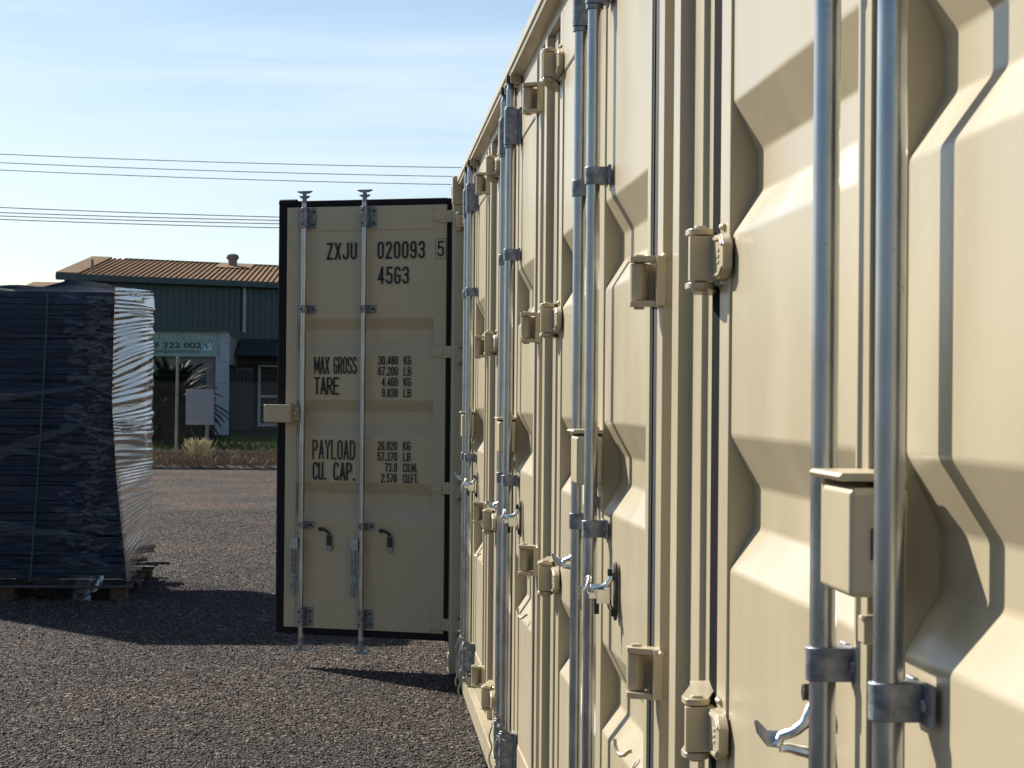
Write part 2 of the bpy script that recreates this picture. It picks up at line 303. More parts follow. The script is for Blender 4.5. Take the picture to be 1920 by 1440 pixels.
# ------------------------------------------------------------------ stroke lettering (tall rounded stencil sans)
def arc(cx, cy, rx, ry, a0, a1, n=8):
    return [(cx+rx*math.cos(R_(a0+(a1-a0)*i/n)), cy+ry*math.sin(R_(a0+(a1-a0)*i/n))) for i in range(n+1)]
RY = .2
O_ = arc(.5, 1-RY, .5, RY, 0, 180)+arc(.5, RY, .5, RY, 180, 360)+[(1, 1-RY)]
GL = {
 'Z': [[(0, 1), (1, 1)], [(1, 1), (0, 0)], [(0, 0), (1, 0)]], 'X': [[(0, 1), (1, 0)], [(0, 0), (1, 1)]],
 'J': [[(1, 1), (1, RY)]+arc(.5, RY, .5, RY, 0, -180)], 'U': [[(0, 1), (0, RY)]+arc(.5, RY, .5, RY, 180, 360)+[(1, 1)]],
 '0': [O_], 'O': [O_],
 '2': [arc(.5, 1-RY, .5, RY, 170, 0)+[(1, .72), (0, 0)], [(0, 0), (1, 0)]],
 '3': [arc(.5, 1-RY, .5, RY, 170, 0)+arc(.5, .74, .5, .2, 0, -90)+[(.42, .54)], [(.5, .54)]+arc(.5, .32, .5, .22, 90, 0)+arc(.5, RY, .5, RY, 0, -170)],
 '4': [[(.72, 0), (.72, 1)], [(.72, 1), (0, .25)], [(0, .25), (1, .25)]],
 '5': [[(.95, 1), (.1, 1), (.05, .55)]+arc(.5, .42, .5, .2, 130, 0)+arc(.5, RY, .5, RY, 0, -170)],
 '6': [arc(.5, 1-RY, .5, RY, 10, 180)+arc(.5, RY, .5, RY, 180, 360)+arc(.5, .38, .5, .2, 0, 180)],
 '7': [[(0, 1), (1, 1), (.35, 0)]],
 '8': [arc(.5, .76, .46, .24, -90, 270, 20), arc(.5, .26, .5, .26, -90, 270, 20)],
 '9': [arc(.5, RY, .5, RY, 190, 360)+arc(.5, 1-RY, .5, RY, 0, 180)+arc(.5, .62, .5, .2, 180, 360)],
 'G': [arc(.5, 1-RY, .5, RY, 10, 180)+arc(.5, RY, .5, RY, 180, 360)+[(1, .48), (.52, .48)]],
 'C': [arc(.5, 1-RY, .5, RY, 10, 180)+arc(.5, RY, .5, RY, 180, 350)],
 'M': [[(0, 0), (0, 1)], [(0, 1), (.5, .22)], [(.5, .22), (1, 1)], [(1, 1), (1, 0)]], 'A': [[(0, 0), (.5, 1)], [(.5, 1), (1, 0)], [(.16, .3), (.84, .3)]],
 'R': [[(0, 0), (0, 1), (.5, 1)]+arc(.5, .75, .5, .25, 90, -90)+[(0, .5)], [(.5, .5), (1, 0)]],
 'S': [arc(.5, 1-RY, .5, RY, 10, 180)+arc(.5, .72, .5, .22, 180, 260)+arc(.5, .28, .5, .22, 80, 0)+arc(.5, RY, .5, RY, 0, -170)],
 'T': [[(0, 1), (1, 1)], [(.5, 1), (.5, 0)]], 'E': [[(1, 1), (0, 1), (0, 0), (1, 0)], [(0, .52), (.85, .52)]],
 'K': [[(0, 0), (0, 1)], [(1, 1), (.05, .42)], [(.3, .58), (1, 0)]], 'L': [[(0, 1), (0, 0), (1, 0)]],
 'B': [[(0, 0), (0, 1), (.5, 1)]+arc(.5, .77, .46, .23, 90, -90)+[(0, .54)], [(.5, .54)]+arc(.5, .27, .5, .27, 90, -90)+[(0, 0)]],
 'P': [[(0, 0), (0, 1), (.5, 1)]+arc(.5, .74, .5, .26, 90, -90)+[(0, .48)]],
 'Y': [[(0, 1), (.5, .45), (1, 1)], [(.5, .45), (.5, 0)]], 'D': [[(0, 0), (0, 1), (.45, 1)]+arc(.45, .7, .55, .3, 90, 0)+arc(.45, .3, .55, .3, 0, -90)+[(0, 0)]],
 'F': [[(1, 1), (0, 1), (0, 0)], [(0, .52), (.85, .52)]], 'I': [[(.5, 1), (.5, 0)]]}
def ribbon(mb, pts, t, put):
    P = [Vector(p) for p in pts]; P = [p for i, p in enumerate(P) if i == 0 or (p-P[i-1]).length > 1e-5]
    Lp, Rp = [], []
    for i, p in enumerate(P):
        d0 = (P[i]-P[i-1]).normalized() if i else None; d1 = (P[i+1]-P[i]).normalized() if i < len(P)-1 else None
        if d0 is None: d0 = d1; p = p-d1*t*.5
        if d1 is None: d1 = d0; p = p+d0*t*.5
        n0, n1 = Vector((-d0.y, d0.x)), Vector((-d1.y, d1.x)); mm = n0+n1
        mm = mm.normalized() if mm.length > 1e-4 else n0
        k = min(1/max(mm.dot(n1), .35), 2.2); Lp.append(p+mm*t*.5*k); Rp.append(p-mm*t*.5*k)
    n = len(P)
    mb.add([put(q.x, q.y) for q in Lp]+[put(q.x, q.y) for q in Rp], [(i, i+1, n+i+1, n+i) for i in range(n-1)])
def lettering(mb, text, s0, s1, z0, z1, wt, put, gap=.5):
    """text fills s0..s1 (left to right) and z0..z1; put(s,z) gives the point"""
    adv = [(.22 if c == '.' else .55 if c == ' ' else 1.4 if c == 'M' else 1) for c in text]
    unit = (s1-s0-wt)/(sum(adv)+gap*(len(text)-1)); s = s0+wt/2
    for c, a in zip(text, adv):
        if c == '.':
            q = wt*.62; m_ = s+.11*unit
            mb.add([put(m_-q, z0), put(m_+q, z0), put(m_+q, z0+2*q), put(m_-q, z0+2*q)], [(0, 1, 2, 3)])
        elif c != ' ':
            for st in GL[c]:
                ribbon(mb, [(s+p[0]*unit*a, z0+wt/2+p[1]*(z1-z0-wt)) for p in st], wt, put)
        s += (a+gap)*unit
def text_mesh(body, name, mat, parent, x0, x1, z0, z1, y, offset=0, extrude=.004):
    cu = bpy.data.curves.new(name, 'FONT'); cu.body = body; cu.offset = offset; cu.extrude = 0; cu.resolution_u = 3
    ob = bpy.data.objects.new(name, cu); col.objects.link(ob); bpy.context.view_layer.update()
    me = bpy.data.meshes.new_from_object(ob.evaluated_get(bpy.context.evaluated_depsgraph_get()))
    bpy.data.objects.remove(ob); bpy.data.curves.remove(cu)
    xs = [v.co.x for v in me.vertices]; ys = [v.co.y for v in me.vertices]
    for v in me.vertices:
        v.co = (x0+(v.co.x-min(xs))/(max(xs)-min(xs))*(x1-x0), y, z0+(v.co.y-min(ys))/(max(ys)-min(ys))*(z1-z0))
    me.materials.clear(); me.materials.append(MT[mat]); me.name = name
    o = bpy.data.objects.new(name, me); col.objects.link(o); o.parent = parent; return o

# ================================================================== SHIPPING CONTAINER
W = .62                      # plane of the side's posts and door frames
PITCH = 3.165; C0 = 2.65
ZT = 2.965
cont = empty('shipping_container', (W, 7.3, 0), 'long cream shipping container with side doors along its whole length', 'container')
def pc(o): o.parent = cont; o.location = o.location - Vector((W, 7.3, 0)); return o   # into the container's own coordinates

pc(MB().box(W-.035, W+.10, 1.15, 13.50, .012, .118).build('bottom_rail', 'cream', bevel=.004))
tr_ = MB(); tr_.prism([(W-.05, 2.965), (W-.05, 2.930), (W-.044, 2.930), (W-.040, 2.914), (W+.004, 2.908), (W+.004, 2.872), (W+.1, 2.872), (W+.1, 2.965)], 1, 1.15, 13.34)
pc(tr_.build('top_rail', 'cream', bevel=.0025))
pc(MB().box(W+.1, 3.06, 1.15, 13.50, 2.952, 2.962).build('roof', 'cream'))
pc(MB().box(W+.1, 3.06, 1.15, 13.50, .09, .14).build('floor', 'ply'))
bw = MB()
pts = []; y = 1.15
while y < 13.4:
    pts += [(3.06, y), (3.06, y+.07), (3.024, y+.14), (3.024, y+.21)]; y += .28
bw.prism(pts + [(3.065, 13.5), (3.065, 1.1)], 2, .012, 2.952); pc(bw.build('rear_wall', 'cream'))
pc(MB().box(W+.1, 3.02, 1.15, 1.2, .14, 2.95).build('end_wall', 'cream'))
# posts between the door pairs: stepped section, swept in z.  u = y - c (c = seam of the nearer pair)
def post_profile():
    far, near = PITCH-1.040-.121, 1.19
    # from far to near: (u, X)
    p = [(2.005, W), (1.922, W), (1.918, W+.030), (1.784, W+.030), (1.780, W), (1.692, W), (1.688, W+.025), (1.555, W+.025), (1.551, W+.036), (1.445, W+.036), (1.44, W+.048), (1.17, W+.048)]
    return p
prof = post_profile()
def make_post():
    mb = MB(); mb.prism([(x, u) for u, x in prof]+[(W+.14, 1.17), (W+.14, 2.005)], 2, .119, 2.871)
    return mb.build('post', 'cream', bevel=.003)
post0 = make_post()
for k in (-1, 0, 1, 2):
    o = post0 if k == 0 else post0.copy()
    if k: col.objects.link(o)
    o.location = (0, C0+k*PITCH, 0); pc(o)
# corner post and castings at the far end
pc(MB().prism([(W-.073, 13.47), (W-.073, 13.372), (W-.06, 13.36), (W+.02, 13.352), (W+.14, 13.352), (W+.14, 13.47)], 2, .119, 2.80).build('corner_post', 'cream', bevel=.005))
for z0, z1 in ((.0, .119), (2.80, 2.972)):
    cc = MB(); x0, y1 = W-.077, 13.515
    cc.box(x0, x0+.17, y1-.17, y1, z0, z1)
    c_ = cc.build('corner_casting', 'cream', bevel=.012)
    hole = MB(); hole.prism([(13.43+.045*math.cos(a*math.pi/8), (z0+z1)/2+.028*math.sin(a*math.pi/8)) for a in range(16)], 0, x0-.0015, x0+.004)
    pc(c_); hole.build('slot', 'black', c_)
    hole2 = MB()

# ---- panels with pressed horizontal recesses
def recess_profile(tops, z_lo, z_hi, x_out, depth, slope=.086, flat=.068, low=.072):
    p = [(x_out, z_hi)]
    for t in tops: p += [(x_out, t), (x_out+depth, t-slope), (x_out+depth, t-slope-flat), (x_out, t-slope-flat-low)]
    return p + [(x_out, z_lo)]
def panel_sheet(mb, profile, y0, y1, r=.0038):
    """sheet with slightly rounded folds, swept along y"""
    P = [Vector(p) for p in profile]; out = [P[0]]
    for a, b_, c in zip(P, P[1:], P[2:]):
        d0 = (a-b_).normalized()*min(r*1.6, (a-b_).length*.4); d1 = (c-b_).normalized()*min(r*1.6, (c-b_).length*.4)
        for k in range(5):
            s = k/4; out.append((b_+d0)*(1-s)**2+b_*2*s*(1-s)+(b_+d1)*s*s)
    out.append(P[-1]); n = len(out)
    mb.add([(q.x, y0, q.y) for q in out]+[(q.x, y1, q.y) for q in out], [(i, i+1, n+i+1, n+i) for i in range(n-1)])
SIDE_TOPS = [2.16, 1.597, 1.035]

def make_leaf(side):
    """side +1: far leaf (u 0..1.19), -1: near leaf (u -1.04..0); built about the seam, u = y"""
    a, b_ = (.004, 1.19) if side > 0 else (-1.04, -.004)
    zl, zh = .128, 2.866; ws, wo_ = .118, (.10 if side > 0 else .052)
    y0 = a + (ws if side > 0 else wo_); y1 = b_ - (wo_ if side > 0 else ws)
    fr = MB(); D = .052
    fr.box(W, W+D, a, y0, zl, zh); fr.box(W, W+D, y1, b_, zl, zh)
    fr.box(W+.0005, W+D, y0+.0, y1, 2.664, zh); fr.box(W+.0005, W+D, y0, y1, zl, .308)
    leaf = fr.build('side_door', 'cream', bevel=.0045)
    pn = MB(); panel_sheet(pn, recess_profile(SIDE_TOPS, .3085, 2.6635, W+.005, .041), y0+.0008, y1-.0008)
    # thin weld lines where the sheet meets the frame
    pn.tube([(W+.004, y0+.002, .31), (W+.004, y1-.002, .31)], .0022, 5); pn.tube([(W+.004, y0+.002, 2.662), (W+.004, y1-.002, 2.662)], .0022, 5)
    pno = pn.build('panel', 'cream', leaf, smooth=60); wn_ = pno.modifiers.new('weighted', 'WEIGHTED_NORMAL'); wn_.keep_sharp = True; wn_.weight = 90
    # gasket round the leaf
    g = MB()
    for (q0, q1) in (((b_+.0005, b_+.016) if side > 0 else (a-.016, a-.0005)),):
        g.box(W+.004, W+.04, q0, q1, zl-.01, zh+.004)
    if side > 0: g.cur = 1; g.prism([(W+.004, b_+.0165), (W+.012, b_+.12), (W+.026, b_+.246), (W+.05, b_+.246), (W+.045, b_+.0165)], 2, zl-.008, zh+.003)  # wide strip coloured black as the shade in the gap beside the post
    else: g.prism([(W+.010, a-.016), (W+.003, a-.05), (W+.004, a-.116), (W+.04, a-.116), (W+.04, a-.016)], 2, zl-.008, zh+.003)
    g.cur = 0
    g.box(W+.012, W+.046, a, b_, zh+.0005, zh+.006); g.box(W+.004, W+.046, a, b_, zl-.0095, zl-.0005)
    if side < 0: g.box(W-.004, W+.03, -.0035, .0035, zl, zh)
    g.build('gasket', ['rubber', 'dullblack'], leaf, bevel=.003)
    if side > 0:   # overlapping cover strip along the seam
        MB().box(W-.0085, W-.0005, .010, .072, zl+.01, zh-.01).build('cover_strip', 'cream', leaf, bevel=.002)
    # locking bar
    u = .115 if side > 0 else -.23; bx = .58
    lb = MB(); lb.cyl((bx, u, .17), (bx, u, 2.86), .0168, n=28)
    lb.cyl((bx, u, 2.86), (bx, u, 2.885), .0168, .010, n=28)
    lbo = lb.build('locking_bar', 'galv', leaf)
    for zc, s_ in ((2.902, 1), (.15, -1)):      # forked cam at each end of the bar
        cm = MB(); pf = [(-.016, -.014), (.03, -.016), (.036, -.004), (.018, 0), (.036, .006), (.03, .016), (-.016, .014)]
        cm.prism([(bx+p[0]*1.1, u+p[1]*1.9) for p in pf], 2, zc-.012, zc+.012)
        cm.cyl((bx, u, zc-.03 if s_ > 0 else zc-.012), (bx, u, zc+.012 if s_ > 0 else zc+.03), .012, n=14)
        cm.build('cam', 'dark' if s_ > 0 else 'galvd', leaf, bevel=.002)
        kp = MB(); kp.prism([(bx-.004, u-.05), (W, u-.05), (W, u+.05), (bx-.004, u+.05), (bx-.004, u+.036), (W-.006, u+.036), (W-.006, u-.036), (bx-.004, u-.036)], 2, zc-.022, zc+.022)
        kp.build('cam_keeper', 'cream', leaf, bevel=.003)
    def bracket(name, z0, z1, sleeve=False, mat='galvd'):
        q = MB(); r = .0215 if not sleeve else .024; n = 12
        ring = [(bx-r*math.sin(math.pi*i/n), u+r*math.cos(math.pi*i/n)) for i in range(n+1)]
        q.prism([(W-.0005, u+r)]+ring+[(W-.0005, u-r)], 2, z0, z1)
        ext = .036
        q.prism([(z0, 0)], 2, 0, 0) if False else None
        q.box(W-.008, W-.0004, u-r-ext, u-r+.002, z0+(.0 if sleeve else -.002), z1+.002); q.box(W-.008, W-.0004, u+r-.002, u+r+ext*.8, z0-.002, z1+.002)
        if sleeve:
            q.cyl((bx, u, z0-.014), (bx, u, z0-.0005), r*.93, n=24); q.cyl((bx, u, z1+.0005), (bx, u, z1+.008), r*.9, n=24)
        o = q.build(name, mat, leaf, bevel=.0018)
        zs = ((z0+z1)/2,) if not sleeve else (z0+.025, z1-.025)
        for z in zs:
            MB().cyl((bx-.004, u+r-.001, z), (bx-.006, u+r+.008, z), .0058, n=10).build('bolt', 'dark', leaf, bevel=.0008)
            MB().cyl((W-.008, u-r-.019, z), (W-.013, u-r-.019, z), .0075, n=6).build('bolt', 'galvd', leaf, bevel=.0008)
    bracket('bar_bracket', 2.192, 2.236); bracket('bar_bracket', 1.309, 1.351)
    bracket('bar_sleeve', 2.645, 2.784, True); bracket('bar_sleeve', .20, .343, True)
    # hinges
    ew = 1.465 if side > 0 else -1.185           # bracket web on the post
    pin = 1.135 if side > 0 else -1.125; wx = W+.030 if side > 0 else W+.02
    sg = 1 if side > 0 else -1
    for zt in (2.752, 1.952, 1.142, .340):
        z1, z0 = zt, zt-.104
        pin_y = (1.19 if side > 0 else -1.175)
        hg = MB(); kx = .586 if side > 0 else .580; lr = .022
        for za, zb in ((z1-.0115, z1), (z0, z0+.0115)):        # lugs
            ring = [(kx+lr*math.cos(R_(a)), pin_y-sg*lr*math.sin(R_(a))) for a in range(0, 181, 20)]
            tail = [(kx-lr, pin_y+sg*.03), (W-.012, pin_y+sg*(.21 if side > 0 else .065)), (W+.03, pin_y+sg*(.245 if side > 0 else .075)), (W+.028, pin_y+sg*(.16 if side > 0 else .04))]
            hg.prism(ring+tail, 2, za, zb)
        if side < 0: hg.box(W-.013, W+.006, pin_y-.075, pin_y-.05, z0+.001, z1-.001)
        else: hg.box(W-.01, W+.038, pin_y+.215, pin_y+.245, z0+.001, z1-.001)
        hg.cyl((kx, pin_y, z0-.005), (kx, pin_y, z1+.005), .011, n=14)
        wl_ = [(W-.003, (pin_y-.10-.004*i if side < 0 else pin_y-.03-.006*i), (z1+.001 if side > 0 else z1-.003)+.002*math.sin(i*2.1)) for i in range(6)]
        hg.tube(wl_, .0052, 7)
        ho = hg.build('hinge', 'cream', leaf, bevel=.0025)
        kn = MB(); n = 10
        za, zb = z0+.0135, z1-.0135
        if side < 0:
            ring = [(kx+.020*math.cos(2*math.pi*i/18), pin_y+.020*math.sin(2*math.pi*i/18)) for i in range(18)]
            kn.prism(ring, 2, za, zb); kn.box(kx, W-.006, pin_y+.002, pin_y+.02, za, zb)
            kn.prism([(pin_y+.015, za), (pin_y+.17, za+.012), (pin_y+.19, za+.03), (pin_y+.19, zb-.03), (pin_y+.17, zb-.012), (pin_y+.015, zb)], 0, W-.018, W-.0005)
        else:
            ring = [(kx+.021*math.cos(R_(a)), pin_y+.021*math.sin(R_(a))) for a in range(30, 181, 15)]
            kn.prism(ring+[(kx-.0215, pin_y-.022), (W-.004, pin_y-.022), (W-.004, pin_y+.016)], 2, za, zb)
            yb = pin_y-.018
            kn.prism([(yb, za), (yb-.088, za+.001), (yb-.116, za+.016), (yb-.118, zb-.020), (yb-.092, zb-.002), (yb, zb)], 0, W-.017, W-.0005)
            # raised rim and cast marks on the blade
            kn.prism([(yb-.02, za+.010), (yb-.082, za+.011), (yb-.108, za+.022), (yb-.113, za+.018), (yb-.087, za+.005), (yb-.02, za+.004)], 0, W-.020, W-.0165)
            kn.prism([(yb-.02, zb-.010), (yb-.087, zb-.012), (yb-.108, zb-.024), (yb-.113, zb-.020), (yb-.091, zb-.006), (yb-.02, zb-.004)], 0, W-.020, W-.0165)
            zm = (za+zb)/2
            for dz in (-.010, 0, .010):
                kn.box(W-.0190, W-.0165, yb-.078, yb-.060, zm+dz-.003, zm+dz+.003)
        kn.build('knuckle', 'cream', leaf, bevel=.0025)
    # handle catch on the door
    uc = .30 if side > 0 else -.47; zc = 1.195
    if side < 0:
        bp_ = MB(); bp_.prism([(uc+.028*math.cos(R_(a)), zc+.045+.026*math.sin(R_(a))) for a in range(0, 181, 18)]+[(uc+.028*math.cos(R_(a)), zc-.045+.026*math.sin(R_(a))) for a in range(180, 361, 18)], 0, W-.0065, W-.0003)
        ct = bp_.build('handle_catch', 'dark', leaf, bevel=.0015)
        tag(ct, 'zinc handle catch on a dark oval plate')
        arm = MB()
        arm.tube([(W-.008, uc, zc+.045), (W-.014, uc, zc+.03), (W-.024, uc+.004, zc+.014), (W-.043, uc+.012, zc+.009), (W-.06, uc+.02, zc+.006)], .0075, 10)
        arm.box(W-.05, W-.016, uc-.008, uc+.03, zc-.03, zc+.004)
        arm.box(W-.068, W-.045, uc-.005, uc+.03, zc-.018, zc-.004)
        arm.tube([(W-.02, uc, zc-.02), (W-.016, uc, zc-.04), (W-.01, uc, zc-.045)], .006, 8)
        arm.build('catch_arm', 'zinc', leaf, bevel=.003)
        MB().cyl((W-.012, uc, zc+.045), (W-.022, uc, zc+.045), .012, .009, n=12).build('bolt', 'dark', leaf); MB().cyl((W-.0065, uc, zc-.052), (W-.014, uc, zc-.052), .010, .008, n=12).build('bolt', 'dark', leaf)
        bo = MB(); bo.cyl((W-.047, uc+.012, zc-.004), (W-.047, uc+.012, zc-.056), .0065, n=8)
        bo.build('bolt', 'dark', leaf)
        lp = MB()
        lp.tube([(W-.068+.012*math.cos(R_(a))*.6, uc+.05+.016*math.sin(R_(a)), zc+.012+.017*math.cos(R_(a-20))) for a in range(-120, 150, 15)], .0055, 8)
        lp.tube([(W-.080, uc+.05, zc+.008), (W-.083, uc+.05, zc-.02), (W-.080, uc+.05, zc-.05)], .0055, 8, .4)
        lp.build('handle_end', 'zinc', leaf)
    else:
        zc = 1.235
        bp_ = MB(); bp_.prism([(uc+.03*math.cos(R_(a)), zc+.03+.028*math.sin(R_(a))) for a in range(0, 181, 18)]+[(uc+.03*math.cos(R_(a)), zc-.06+.028*math.sin(R_(a))) for a in range(180, 361, 18)], 0, W-.0065, W-.0003)
        ct = bp_.build('handle_catch', 'dark', leaf, bevel=.0015)
        tag(ct, 'zinc handle catch with its flap standing out')
        arm = MB()
        arm.tube([(W-.008, uc-.01, zc+.025), (W-.018, uc-.01, zc+.014), (W-.026, uc-.008, zc-.006), (W-.040, uc-.004, zc-.018), (W-.056, uc, zc-.024), (W-.062, uc, zc-.036)], .0085, 10, .8)
        arm.tube([(W-.008, uc-.01, zc-.055), (W-.02, uc-.008, zc-.045), (W-.045, uc, zc-.04), (W-.058, uc, zc-.040)], .008, 10, .8)
        arm.build('catch_arm', 'zinc', leaf)
        fl = MB()
        fl.prism([(W-.056, zc-.018), (W-.072, zc-.017), (W-.088, zc-.002), (W-.0895, zc-.008), (W-.086, zc-.022), (W-.072, zc-.040), (W-.056, zc-.042)], 1, uc+.012, uc+.02)
        fl.build('flap', 'galv', leaf, bevel=.0015)
        bo = MB(); bo.cyl((W-.0065, uc-.01, zc+.036), (W-.03, uc-.01, zc+.036), .012, n=6); bo.build('bolt', 'dark', leaf, bevel=.001)
    # tie hook near the foot of the leaf
    if side < 0:
        hy = -.72
        hk = MB(); hk.tube([(W-.026, hy+.040, .872), (W-.0255, hy+.034, .858), (W-.022, hy+.018, .845), (W-.016, hy+.002, .841), (W-.009, hy-.014, .845), (W-.002, hy-.022, .853), (W+.006, hy-.024, .856)], .0050, 9)
        hk.build('tie_hook', 'cream', leaf)
        # lock box across the seam
        bxm = MB(); bxm.box(.550, W-.002, -.168, -.012, 1.437, 1.560)
        lk = bxm.build('lock_box', 'cream', leaf, bevel=.008, seg=3)
        MB().prism([(.545, 1.567), (.541, 1.572), (.545, 1.5765), (W, 1.5765), (W, 1.567)], 1, -.15, .02).build('rain_shield', 'cream', leaf, bevel=.001)
        wd_ = MB(); wd_.tube([(W-.012-.004*i, -.135+.006*math.sin(i*1.7), 1.579+.002*math.sin(i*2.3)) for i in range(4)], .005, 7); wd_.build('weld', 'cream', leaf)
        MB().box(.553, W-.003, -.008, .004, 1.44, 1.565).build('back_plate', 'cream', leaf, bevel=.002)
        MB().box(.574, .580, -.171, -.1682, 1.480, 1.515).build('lock_slot', 'dark', leaf)
        MB().box(.592, W-.002, -.06, -.025, 1.372, 1.405).build('keeper_block', 'cream', leaf, bevel=.003)
    return leaf

far0, near0 = make_leaf(1), make_leaf(-1)
for k in range(4):
    for src in (far0, near0):
        o = src if k == 0 else copy_tree(src)
        o.location = (0, C0+k*PITCH, 0); pc(o)

# ================================================================== OPEN END DOOR (swung right round, facing back along the side)
DW = 1.133
hinge_pt = Vector((.535, 13.45, 0))
door_rz = math.atan2(.397, -.918)
ed = MB(); D = .05
zl, zh = .228, 2.812; xr, xl = .022, 1.078
ed.box(xr, .104, -D, 0, zl, zh); ed.box(1.0, xl, -D, 0, zl, zh)
ed.box(.104, 1.0, -D, -.0005, 2.664, zh); ed.box(.104, 1.0, -D, -.0005, zl, .365)
door = ed.build('end_door', 'cream', bevel=.004)
door.location = hinge_pt; door.rotation_euler = (0, 0, door_rz); pc(door)
tag(door, 'opened end door with black lettering')
pn = MB(); pr_ = recess_profile([2.127, 1.627, 1.124], .3655, 2.6635, -.005, .036, .068, .078, .074)
pr_ = [(-p[0]-.01, p[1]) for p in pr_]
P_ = MB(); panel_sheet(P_, pr_, .1005, 1.0)
pm_ = MB()   # panel_sheet sweeps along y: swap x and y for the door
pm_.add([(v[1]+.0005 if v[1] < .5 else v[1]-.0008, v[0], v[2]) for v in P_.v], P_.f)
pm_.tube([(.105, -.004, .366), (.999, -.004, .366)], .002, 5); pm_.tube([(.105, -.004, 2.663), (.999, -.004, 2.663)], .002, 5)
pno = pm_.build('panel', 'cream', door, smooth=60); wn_ = pno.modifiers.new('weighted', 'WEIGHTED_NORMAL'); wn_.keep_sharp = True; wn_.weight = 90
g = MB()
g.box(.0, xr-.0005, -.05, -.008, .18, 2.85); g.box(xl+.0005, DW+.004, -.05, -.004, .19, 2.85)
g.box(xr, xl, -.05, -.006, zh+.0005, 2.852); g.box(xr, xl, -.05, -.006, .185, zl-.0005)
g.cyl((xl-.06, -.02, 2.842), (DW+.004, -.02, 2.842), .022, n=10); g.cyl((DW-.012, -.02, .19), (DW-.012, -.02, 2.85), .019, n=10)
g.build('gasket', 'rubber', door, bevel=.006)
for u in (.940, .540):
    lb = MB(); lb.cyl((u, .045, .17), (u, .045, 2.83), .0165, n=24); lb.build('locking_bar', 'galv', door)
    for zc, s_ in ((2.872, 1), (.125, -1)):
        cm = MB()
        cm.cyl((u, .045, zc-.045*s_), (u, .045, zc), .0145, n=14)
        for dz, ww in ((-.004, .034), (.026, .050)):
            z_ = zc+s_*dz
            cm.prism([(u-ww, z_+.004), (u-ww*.5, z_-.007), (u+ww*.5, z_-.007), (u+ww*.9, z_+.002), (u+ww*.9, z_+.008), (u-ww, z_+.009)] if s_ > 0 else
                     [(u-ww, z_-.009), (u+ww*.9, z_-.008), (u+ww*.9, z_-.002), (u+ww*.5, z_+.007), (u-ww*.5, z_+.007), (u-ww, z_-.004)], 1, .034, .058)
        cm.cyl((u, .045, zc-.004), (u, .045, zc+s_*.03), .013, n=12)
        cm.build('cam', 'galvd', door, bevel=.002)
    def dbr(name, z0, z1, sleeve=False):
        q = MB(); r = .021; n = 10
        ring = [(u-r*math.cos(math.pi*i/n), .045+r*math.sin(math.pi*i/n)) for i in range(n+1)]
        q.prism([(u-r, .0004)]+ring+[(u+r, .0004)], 2, z0, z1)
        q.box(u-r-.042, u-r+.002, .0004, .006, z0-.001, z1+.001)
        if sleeve: q.box(u+r-.002, u+r+.012, .0004, .006, z0-.001, z1+.001)
        q.build(name, 'galvd', door, bevel=.002)
        for z in (((z0+z1)/2,) if not sleeve else (z0+.025, z1-.025)):
            MB().cyl((u-r-.024, .006, z), (u-r-.024, .012, z), .009, n=6).build('bolt', 'dark', door); MB().cyl((u+.006, .064, z), (u+.006, .07, z), .006, n=8).build('bolt', 'dark', door)
    dbr('bar_sleeve', 2.678, 2.806, True); dbr('bar_bracket', 2.160, 2.206); dbr('bar_bracket', .84, .882); dbr('bar_sleeve', .243, .356, True)
    # handle: hub on the bar, flat lever hanging down
    hu = u+.048
    hd = MB(); hd.box(u+.016, u+.07, .036, .066, .715, .782); hd.cyl((u+.046, .066, .748), (u+.046, .07, .748), .007, n=8)
    hh = hd.build('handle', 'galv', door, bevel=.004)
    lv = MB(); 
    pts_ = [(u+.048, .06, .715), (u+.046, .058, .66), (u+.052, .050, .58), (u+.040, .050, .525), (u+.052, .052, .50), (u+.053, .052, .43)]
    for p, q in zip(pts_, pts_[1:]):
        wd = .014
        lv.hexa([(p[0]-wd, p[1]-.004, p[2]), (p[0]+wd, p[1]-.004, p[2]), (p[0]+wd, p[1]+.004, p[2]), (p[0]-wd, p[1]+.004, p[2]),
                 (q[0]-wd, q[1]-.004, q[2]), (q[0]+wd, q[1]-.004, q[2]), (q[0]+wd, q[1]+.004, q[2]), (q[0]-wd, q[1]+.004, q[2])])
    lv.build('lever', 'galvd', door)
    # catch
    cu_ = u-.17; ct = MB()
    ct.prism([(cu_+.020*math.cos(R_(a)), .815-.02+.020*math.sin(R_(a))) for a in range(0, 181, 18)]+[(cu_+.020*math.cos(R_(a)), .722+.020*math.sin(R_(a))) for a in range(180, 361, 18)], 1, .0003, .007)
    co = ct.build('handle_catch', 'galvd', door, bevel=.0015)
    am = MB(); am.tube([(cu_, .01, .81), (cu_+.012, .024, .828), (cu_+.03, .034, .838), (cu_+.046, .036, .838)], .0085, 8)
    am.cyl((cu_+.046, .02, .838), (cu_+.046, .05, .838), .013, n=10); am.box(cu_-.012, cu_+.014, .007, .022, .74, .80)
    am.build('catch_arm', 'dark', door, bevel=.002)
for zc in (2.738, 1.923, 1.105, .286):
    hb = MB()
    hb.prism([(-.02, zc-.036), (.04, zc-.036), (.105, zc-.024), (.105, zc+.02), (.09, zc+.03), (.04, zc+.036), (-.02, zc+.036)], 1, .0005, .018)
    hb.prism([(.03, zc-.02), (.085, zc-.014), (.085, zc+.012), (.03, zc+.02)], 1, .018, .023)
    ho = hb.build('hinge', 'cream', door, bevel=.004)
    kn = MB(); kn.cyl((-.02, .012, zc-.036), (-.02, .012, zc+.036), .021, n=16)
    kn.box(-.075, -.038, -.015, .022, zc-.044, zc+.038); kn.build('knuckle', 'cream', door, bevel=.003)
